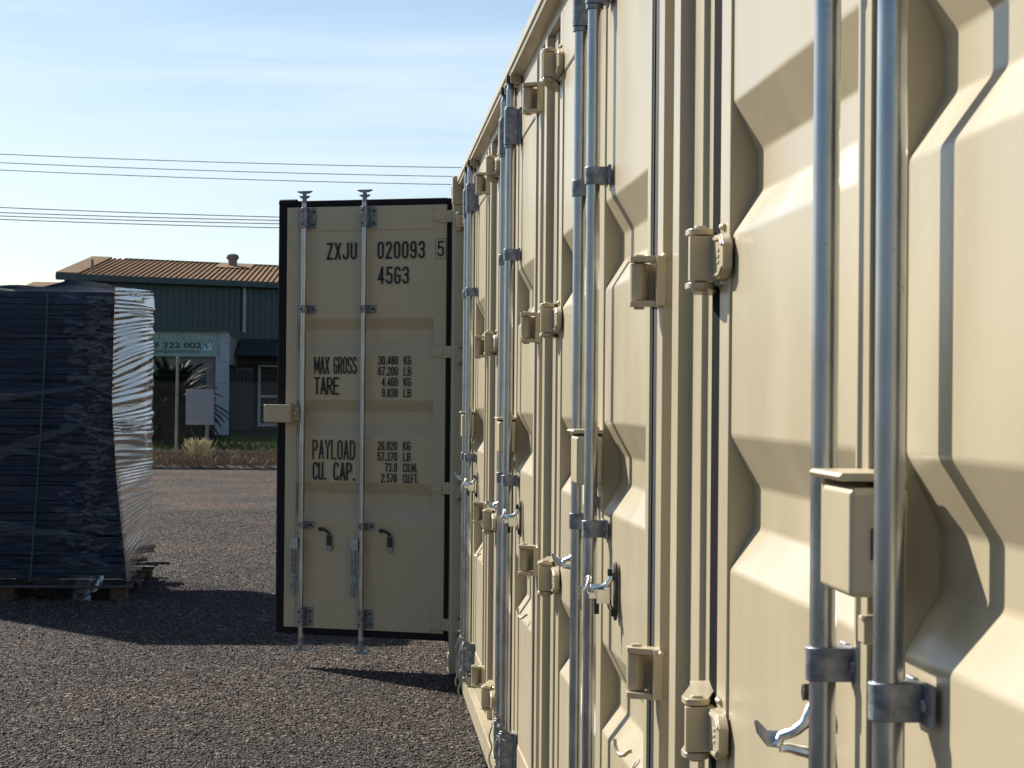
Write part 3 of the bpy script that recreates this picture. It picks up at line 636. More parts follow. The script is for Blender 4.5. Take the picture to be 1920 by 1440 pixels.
bx_ = MB(); bx_.box(1.008, 1.185, .012, .085, 1.487, 1.597); lk = bx_.build('lock_box', 'cream', door, bevel=.006, seg=3)
ln = MB(); ln.box(.972, 1.006, .0005, .03, 1.50, 1.58); ln.cyl((.992, .03, 1.545), (.992, .045, 1.545), .013, n=12); ln.build('keeper_block', 'cream', door, bevel=.003)

def put(s, z): return (-s, .0016, z)        # s runs left to right as read; door x runs the other way
def mark(name, items):
    for (txt, a, b_, z0, z1, wt, gap) in items:
        mb = MB(); lettering(mb, txt, -a, -b_, z0, z1, wt, put, gap); mb.build(name, 'black', door, smooth=0, recalc=False)
mark('marking', [('ZXJU', .808, .608, 2.486, 2.590, .0130, .8), ('020093', .472, .161, 2.487, 2.594, .0130, .8)])
mark('marking', [('45G3', .467, .264, 2.334, 2.440, .0125, .75)])
bxmb = MB()
lettering(bxmb, '5', -.080, -.037, 2.497, 2.592, .012, put)
x0, x1, z0, z1, tt = -.092, -.025, 2.483, 2.606, .003
for q in ((x0, x1, z0, z0+tt), (x0, x1, z1-tt, z1), (x0, x0+tt, z0+tt, z1-tt), (x1-tt, x1, z0+tt, z1-tt)):
    bxmb.add([put(q[0], q[2]), put(q[1], q[2]), put(q[1], q[3]), put(q[0], q[3])], [(0, 1, 2, 3)])
bxmb.build('marking', 'black', door, smooth=0, recalc=False)
mark('marking', [('MAX', .887, .784, 1.787, 1.893, .0088, .5), ('GROSS', .756, .602, 1.787, 1.893, .0088, .62)])
mark('marking', [('TARE', .886, .718, 1.660, 1.767, .0115, .5)])
def block(rows, z_top, dz):
    it = []
    for i, (num, unit, ux) in enumerate(rows):
        z1 = z_top-i*dz; z0 = z1-.0535
        it.append((num, .331+.0245*len(num) - (.0245-.006 if '.' in num else 0), .331, z0, z1, .0066, .7)); it.append((unit, .293, ux, z0, z1, .0066, .6))
    mark('marking', it)
block([('30.480', 'KG', .244), ('67.200', 'LB', .244), ('4.460', 'KG', .244), ('9.830', 'LB', .244)], 1.898, .0655)
mark('marking', [('PAYLOAD', .892, .608, 1.264, 1.383, .0098, .6)])
mark('marking', [('CU.', .890, .800, 1.137, 1.247, .0115, .55), ('CAP.', .752, .606, 1.137, 1.247, .0115, .55)])
block([('26.020', 'KG', .244), ('57.370', 'LB', .244), ('73.0', 'CU.M.', .198), ('2.578', 'CU.FT.', .188)], 1.380, .0655)

# cords tied round the feet of the far locking bars
for k in (2, 3):
    for du, far in ((.115, 1), (-.23, 0)):
        yb = C0+k*PITCH+du; mb = MB(); pts_ = []
        for i in range(22):
            a = i/21*2.2*math.pi; pts_.append((.58+.027*math.sin(a+2.6), yb+.027*math.cos(a+2.6)-.01*i/21, .345+.03*math.sin(i*.25)))
        x, y_, z = pts_[-1]
        x, y_, z = pts_[-1][0], pts_[-1][1], pts_[-1][2]
        for i in range(1, 18): pts_.append((.545+.006*math.sin(i*1.1), yb+.012+.006*math.cos(i*.9), .345-.016*i))
        mb.tube(pts_, .0036, 6)
        base = Vector((.58, yb, .1)); mb.v = [tuple(Vector(v)-base) for v in mb.v]
        o = mb.build('cord', 'cord'); o.location = base
        lab = {(2, 1): 'thin cord tied round the farther bar foot of the third door pair',
               (2, 0): 'thin cord tied round the nearer bar foot of the third door pair',
               (3, 1): 'thin cord tied round the bar foot beside the far corner post',
               (3, 0): 'thin cord tied round the nearer bar foot of the farthest door pair'}[(k, far)]
        tag(o, lab, 'cord', 'cords tied round the locking bars')

# ================================================================== GROUND
gm = MB(); gm.add([(-400, -120, 0), (400, -120, 0), (400, 49.3, 0), (-400, 49.3, 0)], [(0, 1, 2, 3)])
tag(gm.build('ground', 'gravel', smooth=0), kind='structure')
# loose crushed stone lying on the near part of the yard: far more than anyone could count, so one object
import numpy as np
def stones(name, n, seed, y0, y1, r0, r1, fall):
    rg = np.random.default_rng(seed)
    phi = (1+5**.5)/2
    V = np.array([(-1, phi, 0), (1, phi, 0), (-1, -phi, 0), (1, -phi, 0), (0, -1, phi), (0, 1, phi), (0, -1, -phi), (0, 1, -phi), (phi, 0, -1), (phi, 0, 1), (-phi, 0, -1), (-phi, 0, 1)])/1.902
    Fc = np.array([(0, 11, 5), (0, 5, 1), (0, 1, 7), (0, 7, 10), (0, 10, 11), (1, 5, 9), (5, 11, 4), (11, 10, 2), (10, 7, 6), (7, 1, 8), (3, 9, 4), (3, 4, 2), (3, 2, 6), (3, 6, 8), (3, 8, 9), (4, 9, 5), (2, 4, 11), (6, 2, 10), (8, 6, 7), (9, 8, 1)])
    y = y0+(y1-y0)*rg.random(n)**fall
    y -= np.where(rg.random(n) < .16, 3.0*rg.random(n)**1.6, 0)          # thins out towards its edges
    left = -y*.178-.25-3.2*rg.random(n)**3
    x = left+(.64-left)*rg.random(n)
    r = r0+(r1-r0)*rg.random(n)**2.2
    sc = np.stack([r*rg.uniform(.8, 1.35, n), r*rg.uniform(.8, 1.35, n), r*rg.uniform(.55, .95, n)], 1)
    a = rg.uniform(0, 6.283, n); c, sn = np.cos(a), np.sin(a)
    P = V[None]*(1+.22*rg.standard_normal((n, 12, 1)))*sc[:, None]
    X = P[..., 0]*c[:, None]-P[..., 1]*sn[:, None]+x[:, None]; Y = P[..., 0]*sn[:, None]+P[..., 1]*c[:, None]+y[:, None]
    Z = P[..., 2]+(sc[:, 2]*rg.uniform(-.5, .6, n))[:, None]
    co = np.stack([X, Y, Z], -1).reshape(-1, 3).astype(np.float32)
    fi = (Fc[None]+(np.arange(n)*12)[:, None, None]).reshape(-1).astype(np.int32)
    me = bpy.data.meshes.new(name); me.vertices.add(n*12); me.vertices.foreach_set('co', co.ravel())
    me.loops.add(len(fi)); me.loops.foreach_set('vertex_index', fi); me.polygons.add(n*20)
    me.polygons.foreach_set('loop_start', np.arange(0, len(fi), 3, dtype=np.int32)); me.update(calc_edges=True)
    at = me.attributes.new('tone', 'FLOAT', 'POINT'); at.data.foreach_set('value', np.repeat(rg.random(n), 12).astype(np.float32))
    me.materials.append(MT['stone']); o = bpy.data.objects.new(name, me); col.objects.link(o); return o
m, t, b = principled('crushed_stone', (.06, .05, .045), .75, 0, .2); MT['stone'] = m
N = t.nodes.new; L = t.links.new
at_ = N('ShaderNodeAttribute'); at_.attribute_name = 'tone'
r_ = N('ShaderNodeValToRGB'); e = r_.color_ramp.elements; e[0].color = (.036, .032, .030, 1); e[1].color = (.26, .235, .20, 1)
x_ = e.new(.5); x_.color = (.070, .061, .056, 1)
x_ = e.new(.86); x_.color = (.108, .094, .084, 1)
L(at_.outputs['Fac'], r_.inputs['Fac']); L(r_.outputs['Color'], b.inputs['Base Color'])
tag(stones('loose_stones', 185000, 5, 8.8, 32.0, .0036, .0088, 2.0), 'loose grey brown crushed stone strewn over the yard', 'gravel', kind='stuff')
kb = MB()
def kf(a, b_):
    x = -60+120*a; n_ = noise.noise(Vector((x*1.7, b_*2, 4))); n2 = noise.noise(Vector((x*7, b_*3, 9)))
    prof_ = [(49.22, -.03), (49.26, .02), (49.32, .045), (49.40, .075), (49.52, .095)]
    y_, z_ = prof_[min(4, int(round(b_*4)))]
    return (x, y_+.02*n_+.008*n2, z_+(.018*n_+.010*n2 if b_ > .3 else 0))
kb.grid(kf, 900, 4); tag(kb.build('kerb', 'concrete', smooth=50), kind='structure')
vg = MB(); vg.grid(lambda a, b_: (-60+120*a, 49.48+3.9*b_, .10+.14*b_+.03*noise.noise(Vector((a*90, b_*4, 0))) if b_ > 0 else -.05), 160, 8)
tag(vg.build('verge', 'dirt'), kind='structure')
eg = MB(); eg.box(-60, 60, 53.38, 53.55, .0, .30); tag(eg.build('garden_edging', 'concrete', bevel=.02), kind='structure')
lw_ = MB(); lw_.grid(lambda a, b_: (-60+120*a, 53.55+12.5*b_, .25+.33*b_+.02*noise.noise(Vector((a*60, b_*8, 3)))), 120, 10)
lw_.add([(-400, 66.0, .57), (400, 66.0, .57), (400, 900, .57), (-400, 900, .57)], [(0, 1, 2, 3)])
tag(lw_.build('lawn_ground', 'soil'), kind='structure')

def blades(name, mat, n, xr, yr, zf, h, lean, wdt, seed, label=None, kind='stuff', cat=None):
    rnd = random.Random(seed); mb = MB(); v, f = mb.v, mb.f
    for i in range(n):
        x, y = rnd.uniform(*xr), rnd.uniform(*yr)
        cl = noise.noise(Vector((x*1.3, y*1.3, seed)))
        if cl < -.25 and rnd.random() < .7: continue
        z = zf(y); hh = h*(rnd.uniform(.4, 1.0))*(1+.7*cl); a = rnd.uniform(0, 6.28); l = rnd.uniform(0, lean)*hh
        dx, dy = math.cos(a)*wdt, math.sin(a)*wdt; b2 = rnd.uniform(0, 6.28); ox, oy = math.cos(b2)*l, math.sin(b2)*l
        o = len(v); v += [(x-dx, y-dy, z), (x+dx, y+dy, z), (x+ox*.4+dx*.7, y+oy*.4+dy*.7, z+hh*.6), (x+ox*.4-dx*.7, y+oy*.4-dy*.7, z+hh*.6), (x+ox, y+oy, z+hh)]
        f += [[o, o+1, o+2, o+3], [o+3, o+2, o+4]]
    mb.mi = [0]*len(f)
    return tag(mb.build(name, mat, smooth=0, recalc=False), label, cat, kind=kind)
blades('dry_grass', 'drygrass', 26000, (-12, 6), (49.36, 53.3), lambda y: .09+.14*(y-49.48)/3.9, .20, 1.1, .011, 3, 'low dry brown grass along the kerb under the fence', cat='grass')
blades('lawn', 'grass', 30000, (-12, 6), (53.6, 61.5), lambda y: .24+.33*(y-53.55)/12.5, .12, .8, .010, 4, 'green lawn grass behind the fence', cat='grass')

# pale seeding grass clump
tb = MB(); rnd = random.Random(11)
for i in range(190):
    a = rnd.uniform(0, 6.28); r = abs(rnd.gauss(0, .13)); h = rnd.uniform(.28, .62)*(1-.5*r); lean = rnd.uniform(.02, .28)
    x, y_ = r*math.cos(a)*1.5, r*math.sin(a)*.7; lx = lean*math.cos(a)
    p = [(x+lx*t_*t_, y_+lean*.5*math.sin(a)*t_*t_, h*t_) for t_ in (0, .4, .7, 1)]
    tb.tube(p, .005, 3, .5)
    tip = Vector(p[-1]); d = (tip-Vector(p[-2])).normalized()
    tb.tube([tip-d*.09, tip-d*.03, tip+d*.03, tip+d*.06], .017, 4, .3)
tb.v = [(x*.72, y*.72, z*.80) for x, y, z in tb.v]; tb = tb.build('grass_clump', 'straw'); tb.location = (-3.62, 51.3, .15)
tag(tb, 'tall pale yellow seeding grass clump at the foot of the grey board post', 'grass clump')

# ================================================================== FENCE
fn = empty('chain_link_fence', (-4.2, 52, .15), 'chain link fence with barbed strands along the verge', 'fence')
FX0, FX1, fb, ftp = -11.5, 5.0, .22, 1.93
m1 = MB()
pit = .072; hgt = ftp-fb; off = Vector((4.2, -52, -.15))
x = FX0
while x < FX1:
    for sgn in (1, -1):
        xa, xb = x, x+sgn*hgt*.85
        a0, a1 = 0, 1
        p0 = Vector((xa, 52+.003*sgn, fb))+off; p1 = Vector((xb, 52+.003*sgn, ftp))+off
        m1.cyl(p0, p1, .0024, n=3, caps=False)
    x += pit
m1.build('mesh', 'wire', fn, smooth=0)
for px in (-10.2, -7.2, -4.2, -1.2, 1.8, 4.8):
    p = MB(); p.cyl((px+4.2, -.03, -.2), (px+4.2+.02, -.03, 2.33), .033, n=10); p.cyl((px+4.22, -.03, 2.33), (px+4.22, -.03, 2.36), .036, .02, n=10); p.build('post', 'postgrey', fn)
for z in (ftp, 2.08, 2.22, 2.40):
    q = MB(); q.tube([(FX0+4.2+i*(FX1-FX0)/60, 0, z-.15-.012*math.sin(i/60*math.pi*5)**2) for i in range(61)], .0035, 4)
    i = 0
    if z > 2:
        xx = FX0
        while xx < FX1:
            q.box(xx+4.2-.002, xx+4.2+.002, -.012, .012, z-.15-.02, z-.15+.012); xx += .15
    q.build('strand', 'wire', fn)

# grey board on a post behind the fence
sb = empty('sign_board', (-3.60, 52.6, .2), 'blank grey board on a post seen from behind through the fence', 'sign')
p_ = MB(); p_.box(-.43, .22, -.012, .012, .73, 1.55); p_.build('board', 'greypanel', sb, bevel=.03, seg=3)
p_ = MB(); p_.box(-.43, .22, -.020, -.0125, .90, .915); p_.build('rib', 'greypanel', sb)
p_ = MB(); p_.box(.02, .10, .0125, .09, -.15, 1.5); p_.build('post', 'postgrey', sb, bevel=.006)

# ================================================================== CYCAD
cy = empty('cycad_palm', (-4.75, 57.2, .35), 'dark green cycad palm in front of the shop window', 'plant')
tk = MB(); tk.tube([(0, 0, -.1), (.02, 0, .3), (0, .01, .5), (0, 0, .78)], .24, 12, .8); tk.build('trunk', 'trunk', cy)
cw = MB(); rnd = random.Random(5)
for i in range(170):
    az = i*2.39996+rnd.uniform(-.2, .2); el = R_(rnd.choice((75, 62, 48, 35, 20, 5, -10))+rnd.uniform(-8, 8)); ln_ = rnd.uniform(1.15, 1.65)
    p = Vector((0, 0, .78)); d = Vector((math.cos(az)*math.cos(el), math.sin(az)*math.cos(el), math.sin(el))); pts_ = [p.copy()]
    for s in range(12):
        p = p+d*ln_/12; d = (d+Vector((0, 0, -.075-.02*s*.5))).normalized(); pts_.append(p.copy())
    cw.tube(pts_, .010, 4, .3)
    for s in range(1, 12):
        dd = (pts_[s+1]-pts_[s-1]).normalized() if s < 12 else d
        sd = dd.cross(Vector((0, 0, 1))); sd = sd.normalized() if sd.length > .1 else Vector((1, 0, 0)); nrm = sd.cross(dd)
        for sub in (0, .34, .67):
            q = pts_[s].lerp(pts_[min(s+1, 12)], sub); ll = .20*math.sin(math.pi*(s+sub+.8)/13)**.6+.03
            for sg in (1, -1):
                tip = q+sd*sg*ll*.86+dd*ll*.55+nrm*ll*.22; wv = dd*.030
                cw.add([q-wv, q+wv, tip], [(0, 1, 2)])
cw.build('crown', 'frond', cy, smooth=0, recalc=False)

# ================================================================== SHED WITH SHOPFRONT
ux, uy = .856, .517                           # run of the front wall, receding to the right
EX, EY = -8.65, 66.0; LEN, DEP = 20.0, 8.0
bld = empty('workshop_building', (EX, EY, .55), 'green metal workshop with rusty tan roof and shopfront beyond the fence', 'building')
B0 = Vector((EX, EY, .55))
def bp3(t_, s_, z): return Vector((EX+ux*t_+.01*s_, EY+uy*t_+s_, z))-B0      # t along the front, s back
wl = MB(); z0, z1 = .5, 4.93; t_ = 0; ring = []
while t_ < LEN:
    for dt, ds in ((0, 0), (.13, 0), (.15, .018), (.19, .018), (.21, 0)):
        if t_+dt <= LEN: ring.append((t_+dt, .25+ds))
    t_ += .21
n = len(ring); wl.add([bp3(a, b_, z0) for a, b_ in ring]+[bp3(a, b_, z1) for a, b_ in ring], [(i, i+1, n+i+1, n+i) for i in range(n-1)])
wl.add([bp3(0, .25, z0), bp3(0, DEP*2, z0), bp3(0, DEP*2, z1), bp3(0, DEP, 6.0), bp3(0, .25, z1)], [(0, 1, 2, 3, 4)])
wl.add([bp3(LEN, .25, z0), bp3(LEN, DEP*2, z0), bp3(LEN, DEP*2, z1), bp3(LEN, DEP, 6.0), bp3(LEN, .25, z1)], [(0, 1, 2, 3, 4)])
wl.add([bp3(0, DEP*2, z0), bp3(LEN, DEP*2, z0), bp3(LEN, DEP*2, z1), bp3(0, DEP*2, z1)], [(0, 1, 2, 3)])
wl.build('wall', 'green_wall', bld, smooth=0)
rf = MB(); ez, rz = 5.10, 6.06
def slab(mb, q, th):
    mb.hexa([p-Vector((0, 0, th)) for p in q]+list(q))
slab(rf, [bp3(-.15, -.1, ez), bp3(LEN+.15, -.1, ez), bp3(LEN+.15, DEP, rz), bp3(-.15, DEP, rz)], .03)
slab(rf, [bp3(-.15, DEP+.002, rz), bp3(LEN+.15, DEP+.002, rz), bp3(LEN+.15, 2*DEP, ez), bp3(-.15, 2*DEP, ez)], .03)
ro = rf.build('roof', 'roof', bld, smooth=0)
rr = MB(); t_ = .62
while t_ < LEN:                                # standing ribs of the deck
    q = [bp3(t_-.026, -.1, ez+.001), bp3(t_+.026, -.1, ez+.001), bp3(t_+.026, DEP, rz+.001), bp3(t_-.026, DEP, rz+.001)]
    q2 = [bp3(t_-.014, -.1, ez+.042), bp3(t_+.014, -.1, ez+.042), bp3(t_+.014, DEP, rz+.042), bp3(t_-.014, DEP, rz+.042)]
    rr.hexa(q+q2); t_ += .185
rr.build('rib', 'roof', ro, smooth=0)['kind'] = 'stuff'
rc = MB(); slab(rc, [bp3(-.2, -.12, ez+.06), bp3(.5, -.12, ez+.06), bp3(.5, DEP, rz+.06), bp3(-.2, DEP, rz+.06)], .05)
slab(rc, [bp3(1.0, DEP-.25, rz+.030), bp3(LEN, DEP-.25, rz+.030), bp3(LEN, DEP+.2, rz+.055), bp3(1.0, DEP+.2, rz+.055)], .05)
rc.build('capping', 'roofrib', ro, smooth=0)
fa = MB(); slab(fa, [bp3(-.2, -.22, ez+.02), bp3(LEN+.2, -.22, ez+.02), bp3(LEN+.2, -.11, ez+.02), bp3(-.2, -.11, ez+.02)], .19)
fa.build('gutter', 'fascia', bld, bevel=.02)
td = 5.95
dp_ = MB(); dp_.cyl(bp3(td, .17, 4.95), bp3(td, .17, 3.52), .055, n=10); dp_.build('downpipe', 'white', bld)
# roof ventilator and vent pipe
tv_ = bp3(5.05, 6.6, ez+(rz-ez)*6.6/8)
vt = MB(); vt.cyl(tv_+Vector((0, 0, -.05)), tv_+Vector((0, 0, .22)), .15, n=16)
vo_ = vt.build('roof_ventilator', 'greytimber', bld)
vh = MB(); ns = 18
for i in range(ns):
    a = 2*math.pi*i/ns; da = .22
    prof_ = [(.14, .22), (.20, .27), (.21, .34), (.17, .41), (.05, .45)]
    for (r0, h0), (r1, h1) in zip(prof_, prof_[1:]):
        vh.add([tv_+Vector((r0*math.cos(a), r0*math.sin(a), h0)), tv_+Vector((r0*.93*math.cos(a+da*1.5), r0*.93*math.sin(a+da*1.5), h0)),
                tv_+Vector((r1*.93*math.cos(a+da*1.5), r1*.93*math.sin(a+da*1.5), h1)), tv_+Vector((r1*math.cos(a), r1*math.sin(a), h1))], [(0, 1, 2, 3)])
vh.cyl(tv_+Vector((0, 0, .2)), tv_+Vector((0, 0, .43)), .1, n=10)
vh.build('turbine', 'greytimber', vo_, smooth=0)
fl_ = MB(); slab(fl_, [bp3(4.5, 5.6, ez+.12*5.6+.055), bp3(5.8, 5.6, ez+.12*5.6+.055), bp3(5.8, 7.7, ez+.12*7.7+.055), bp3(4.5, 7.7, ez+.12*7.7+.055)], .02); fl_.build('flashing', 'roof', vo_, smooth=0)
pv = bp3(.75, 1.2, ez+.2); MB().cyl(pv, pv+Vector((0, 0, .34)), .045, n=8).build('vent_pipe', 'greytimber', bld)
# office in front: pale walls, column, window, awning
OY = 63.35-EY; ox = -EX
def obx(mb, x0, x1, y0, y1, z0, z1): return mb.box(x0+ox, x1+ox, y0-EY, y1-EY, z0-.55, z1-.55)
obx(MB(), -3.66-.37, -3.66, 63.2, 63.5, .5, 3.36).build('column', 'white', bld, bevel=.01)
ow = MB(); obx(ow, -9.6, -4.035, 63.36, 63.7, 2.34, 2.70); obx(ow, -9.6, -5.75, 63.36, 63.7, .5, 2.34); obx(ow, -4.25, -4.035, 63.36, 63.7, .5, 2.34); obx(ow, -5.75, -4.25, 63.36, 63.7, .5, .95)
obx(ow, -9.6, -3.7, 63.71, 68.2, 2.5, 3.30)
ow.build('office_wall', 'render', bld)
wd = MB(); obx(wd, -5.74, -4.26, 63.55, 63.58, .955, 2.335); wo2 = wd.build('window', 'glassdark', bld)
wf = MB()
for q in ((-5.75, -4.25, 2.29, 2.34), (-5.75, -4.25, .95, 1.0), (-5.75, -5.70, 1.0, 2.29), (-4.30, -4.25, 1.0, 2.29), (-5.03, -4.98, 1.0, 2.29)): obx(wf, q[0], q[1], 63.47, 63.54, q[2], q[3])
wf.build('frame', 'white', wo2)
lt = MB()
for i in range(-12, 24):
    for sg in (1, -1):
        a = Vector((-5.7+ox+i*.12, 63.45-EY, .45)); c_ = a+Vector((sg*1.29, 0, 1.29))
        # clip to the window
        def clip(p, q):
            d = q-p; t0, t1 = 0, 1; lo, hi = -5.7+ox, -4.3+ox
            for bound, sgn_ in ((lo, 1), (hi, -1)):
                den = d.x*sgn_; num = (bound-p.x)*sgn_
                if den > 0: t0 = max(t0, num/den)
                else: t1 = min(t1, num/den)
            return (p+d*t0, p+d*t1) if t0 < t1-.01 else None
        r_ = clip(a, c_)
        if r_: lt.cyl(r_[0], r_[1], .007, n=4, caps=False)
lt.build('lattice', 'white', wo2, smooth=0)
ft = MB(); obx(ft, -9.7, -3.72, 63.0, 63.72, 3.405, 3.49); 
ft.add([Vector((-3.72+ox, 63.0-EY, 2.94)), Vector((-3.05+ox, 67.2-EY, 2.86)), Vector((-3.05+ox, 67.2-EY, 2.80)), Vector((-3.72+ox, 63.0-EY, 2.855))], [(0, 1, 2, 3)])
ft.build('office_fascia', 'fascia', bld)
# awning of corrugated sheet over the entrance
aw = MB()
def awf(a, b_):
    x = -3.62+9.5*a; return (x+ox, 66.2-EY+2.6*b_+.32*9.5*a, (2.80+.55*b_-.55)+.014*math.sin(x*2*math.pi/.11))
aw.grid(awf, 520, 2); aw.build('awning', 'awning_sheet', bld, smooth=0, recalc=False)
# dim entrance below the awning
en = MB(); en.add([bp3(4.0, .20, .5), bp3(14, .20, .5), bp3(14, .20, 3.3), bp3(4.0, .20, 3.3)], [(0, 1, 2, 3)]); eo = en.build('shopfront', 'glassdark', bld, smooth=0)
ef = MB()
def ebx(t0, t1, z0_, z1_):
    ef.hexa([bp3(t0, .10, z0_), bp3(t1, .10, z0_), bp3(t1, .16, z0_), bp3(t0, .16, z0_), bp3(t0, .10, z1_), bp3(t1, .10, z1_), bp3(t1, .16, z1_), bp3(t0, .16, z1_)])
ebx(6.45, 6.55, .66, 2.55); ebx(6.55, 10, .66, .76); ebx(6.55, 10, 1.55, 1.63); ebx(8.3, 8.4, .76, 2.5); ebx(6.55, 10, 2.50, 2.56)
ef.build('frame', 'greypanel', eo)
sr_ = MB()
for i in range(5): obx(sr_, -3.50+i*.10, -3.48+i*.10, 64.5, 64.53, .7, 2.35)
obx(sr_, -3.52, -3.06, 64.5, 64.53, 2.352, 2.39); obx(sr_, -3.52, -3.06, 64.5, 64.53, .66, .698); sr_.build('security_gate', 'fascia', bld)

# sign on the office front
sg_ = empty('shop_sign', (-3.9, 63.28, 2.69), 'pale green shop sign with outlined lettering above the office window', 'sign')
MB().box(-5.75, 0, -.08, .06, 0, .72).build('panel', 'sign', sg_, bevel=.01)
yS = -.086
text_mesh('• 4WDS • MOTORBIKES', 'lettering_outline', 'signgreen', sg_, -1.795, -.10, .455, .660, yS, .035)
text_mesh('• 4WDS • MOTORBIKES', 'lettering', 'signwhite', sg_, -1.78, -.115, .470, .645, yS-.004, .0)
text_mesh('9 322 002', 'lettering', 'signdark', sg_, -1.86, -.53, .24, .40, yS, .02)
text_mesh('ption@aticrepairs.com.au', 'lettering', 'signdark', sg_, -1.83, -.56, .075, .215, yS, .004)
tk_ = MB(); tk_.add([(-.46, yS, .19), (-.24, yS, .19), (-.24, yS, .37), (-.46, yS, .37)], [(0, 1, 2, 3)]); tk_.build('emblem_ground', 'signwhite', sg_, smooth=0)
tk_ = MB(); tk_.add([(-.46, yS-.004, .33), (-.38, yS-.004, .20), (-.24, yS-.004, .35), (-.37, yS-.004, .27), (-.34, yS-.004, .37), (-.46, yS-.004, .36)], [(0, 1, 3), (1, 2, 3), (0, 3, 4, 5)]); tk_.build('emblem', 'signblue', sg_, smooth=0)

# neighbouring roof far left
nb = empty('neighbouring_shed', (-13.5, 92, .55), 'pale low shed behind the workshop at the left', 'building')
q = MB(); q.box(0, 4.5, 0, 8, 0, 5.3); q.build('wall', 'render', nb)
q = MB(); q.prism([(-.3, 5.31), (4, 5.78), (8.3, 5.31)], 0, -.3, 4.8); q.build('roof', 'roofrib', nb, smooth=0)

# ================================================================== POWER LINES
wires = [(10.04, 9.82, 80, 'highest of the three upper power lines'), (9.74, 9.50, 80, 'middle one of the three upper power lines'), (9.48, 9.21, 80, 'lowest of the three upper power lines'),
         (8.16, 7.96, 80, 'highest of the four lower power lines'), (7.98, 7.84, 80, 'second from top of the four lower power lines'), (7.86, 7.72, 80, 'third from top of the four lower power lines'), (7.74, 7.58, 80, 'lowest of the four lower power lines')]
for i, (za, zb, y_, lab) in enumerate(wires):
    x0, x1 = -12.7, (3.18 if i < 3 else -2.97); k = (zb-za)/(x1-x0); mb = MB(); pts_ = []
    for j in range(61):
        x = -55+90*j/60; s = (x+55)/90
        pts_.append((x+55, 0, za+k*(x-x0)+.0009*((x-x0)*(x-x1)) - 5))
    mb.tube(pts_, .013 if i < 3 else .015, 5)
    o = mb.build('power_line', 'cable'); o.location = (-55, y_, 5); tag(o, 'thin dark wire across the sky, ' + lab, 'power line', 'overhead power lines')

# ================================================================== WRAPPED STACK ON A PALLET
SX0, SX1, SY0, SY1, SB, ST = -3.72, -1.87, 18.08, 20.4, .15, 2.50
pal = empty('pallet', (-2.8, 19.2, 0), 'timber pallet under the film wrapped stack', 'pallet')
def pbx(x0, x1, y0, y1, z0, z1, nm, mt): return MB().box(x0+2.8, x1+2.8, y0-19.2, y1-19.2, z0, z1).build(nm, mt, pal, bevel=.004)
for x0, x1, z0, z1 in ((-3.72, -3.6, .0, .10), (-2.85, -2.73, 0, .10), (-1.97, -1.85, 0, .10)):
    pbx(x0, x1, 18.06, 18.32, z0, z1, 'block', 'timberdark'); pbx(x0, x1, 19.15, 19.4, z0, z1, 'block', 'timberdark'); pbx(x0, x1, 20.2, 20.44, z0, z1, 'block', 'timberdark')
for i, (y0, y1) in enumerate(((18.04, 18.20), (18.5, 18.64), (19.0, 19.14), (19.5, 19.64), (20.0, 20.14), (20.34, 20.48))):
    pbx(-3.76, -1.80, y0, y1, .101, .123, 'deck_board', 'dark_grey_board')
for x0, x1 in ((-3.72, -3.6), (-2.85, -2.73), (-1.97, -1.85)): pbx(x0, x1, 18.33, 20.19, .078, .1005, 'stringer', 'timber')
for i, (x0, y0, x1, y1, z, lab) in enumerate(((-2.6, 19.6, -1.66, 19.95, .150, 'upper grey batten sticking out to the right of the pallet'), (-2.6, 19.1, -1.76, 19.28, .127, 'lower dark batten sticking out under the stack'))):
    mb = MB(); d = Vector((x1-x0, y1-y0, 0)).normalized(); nn = Vector((-d.y, d.x, 0))*.035; a = Vector((0, 0, 0)); e_ = Vector((x1-x0, y1-y0, -.0)); hz = Vector((0, 0, .022))
    mb.hexa([a-nn, e_-nn, e_+nn, a+nn, a-nn+hz, e_-nn+hz, e_+nn+hz, a+nn+hz]); o = mb.build('timber_batten', 'dark_grey_board' if i == 0 else 'timberdark', bevel=.002)
    o.location = (x0, y0, z); tag(o, lab, 'batten')

stk = empty('wrapped_stack', (-2.8, 19.2, SB), 'tall stack of dark blue panels wrapped in stretch film', 'stack of panels')
O3 = Vector((-2.8, 19.2, SB)); rnd = random.Random(21)
def corner_x(z):      # the front corner bulges and leans; the rear one stays put
    K = ((.0, -1.85), (.3, -1.865), (.6, -1.90), (1.0, -1.945), (1.6, -1.985), (2.2, -1.975), (2.6, -1.965))
    for (za, xa), (zb, xb) in zip(K, K[1:]):
        if z <= zb: return xa+(xb-xa)*(z-za)/(zb-za)
    return K[-1][1]
lh = .053; zz = .176
while zz < ST-.03:
    z0 = zz; th_ = rnd.uniform(.030, .072); z1 = min(ST, z0+th_*rnd.uniform(.84, .985)); zz += th_; mb = MB(); dx, dy = rnd.uniform(-.012, .006), rnd.uniform(-.012, .016)
    full = z0 > 1.02
    xf_ = corner_x(z0)-.02+dx; xr_ = SX1-.03+dx; yf = SY0+.03+dy
    def bx2(x0, x1, y0, y1):
        mb.box(x0+2.8, x1+2.8, y0-19.2, y1-19.2, z0-SB, z1-SB)
    if full:
        ring = [(SX0, yf), (xf_, yf), (xr_, SY1-.04), (SX0, SY1-.04)]
        mb.hexa([(x+2.8, y-19.2, z0-SB) for x, y in ring]+[(x+2.8, y-19.2, z1-SB) for x, y in ring])
    else:
        bx2(SX0, xf_, yf, SY0+.5); bx2(SX0, -2.55, SY0+.5005, SY1-.04)
    o = mb.build('panel', ['navy', 'redox'], stk, bevel=.003)
    if full: 
        for p in o.data.polygons:
            if p.normal.x > .9: p.material_index = 1
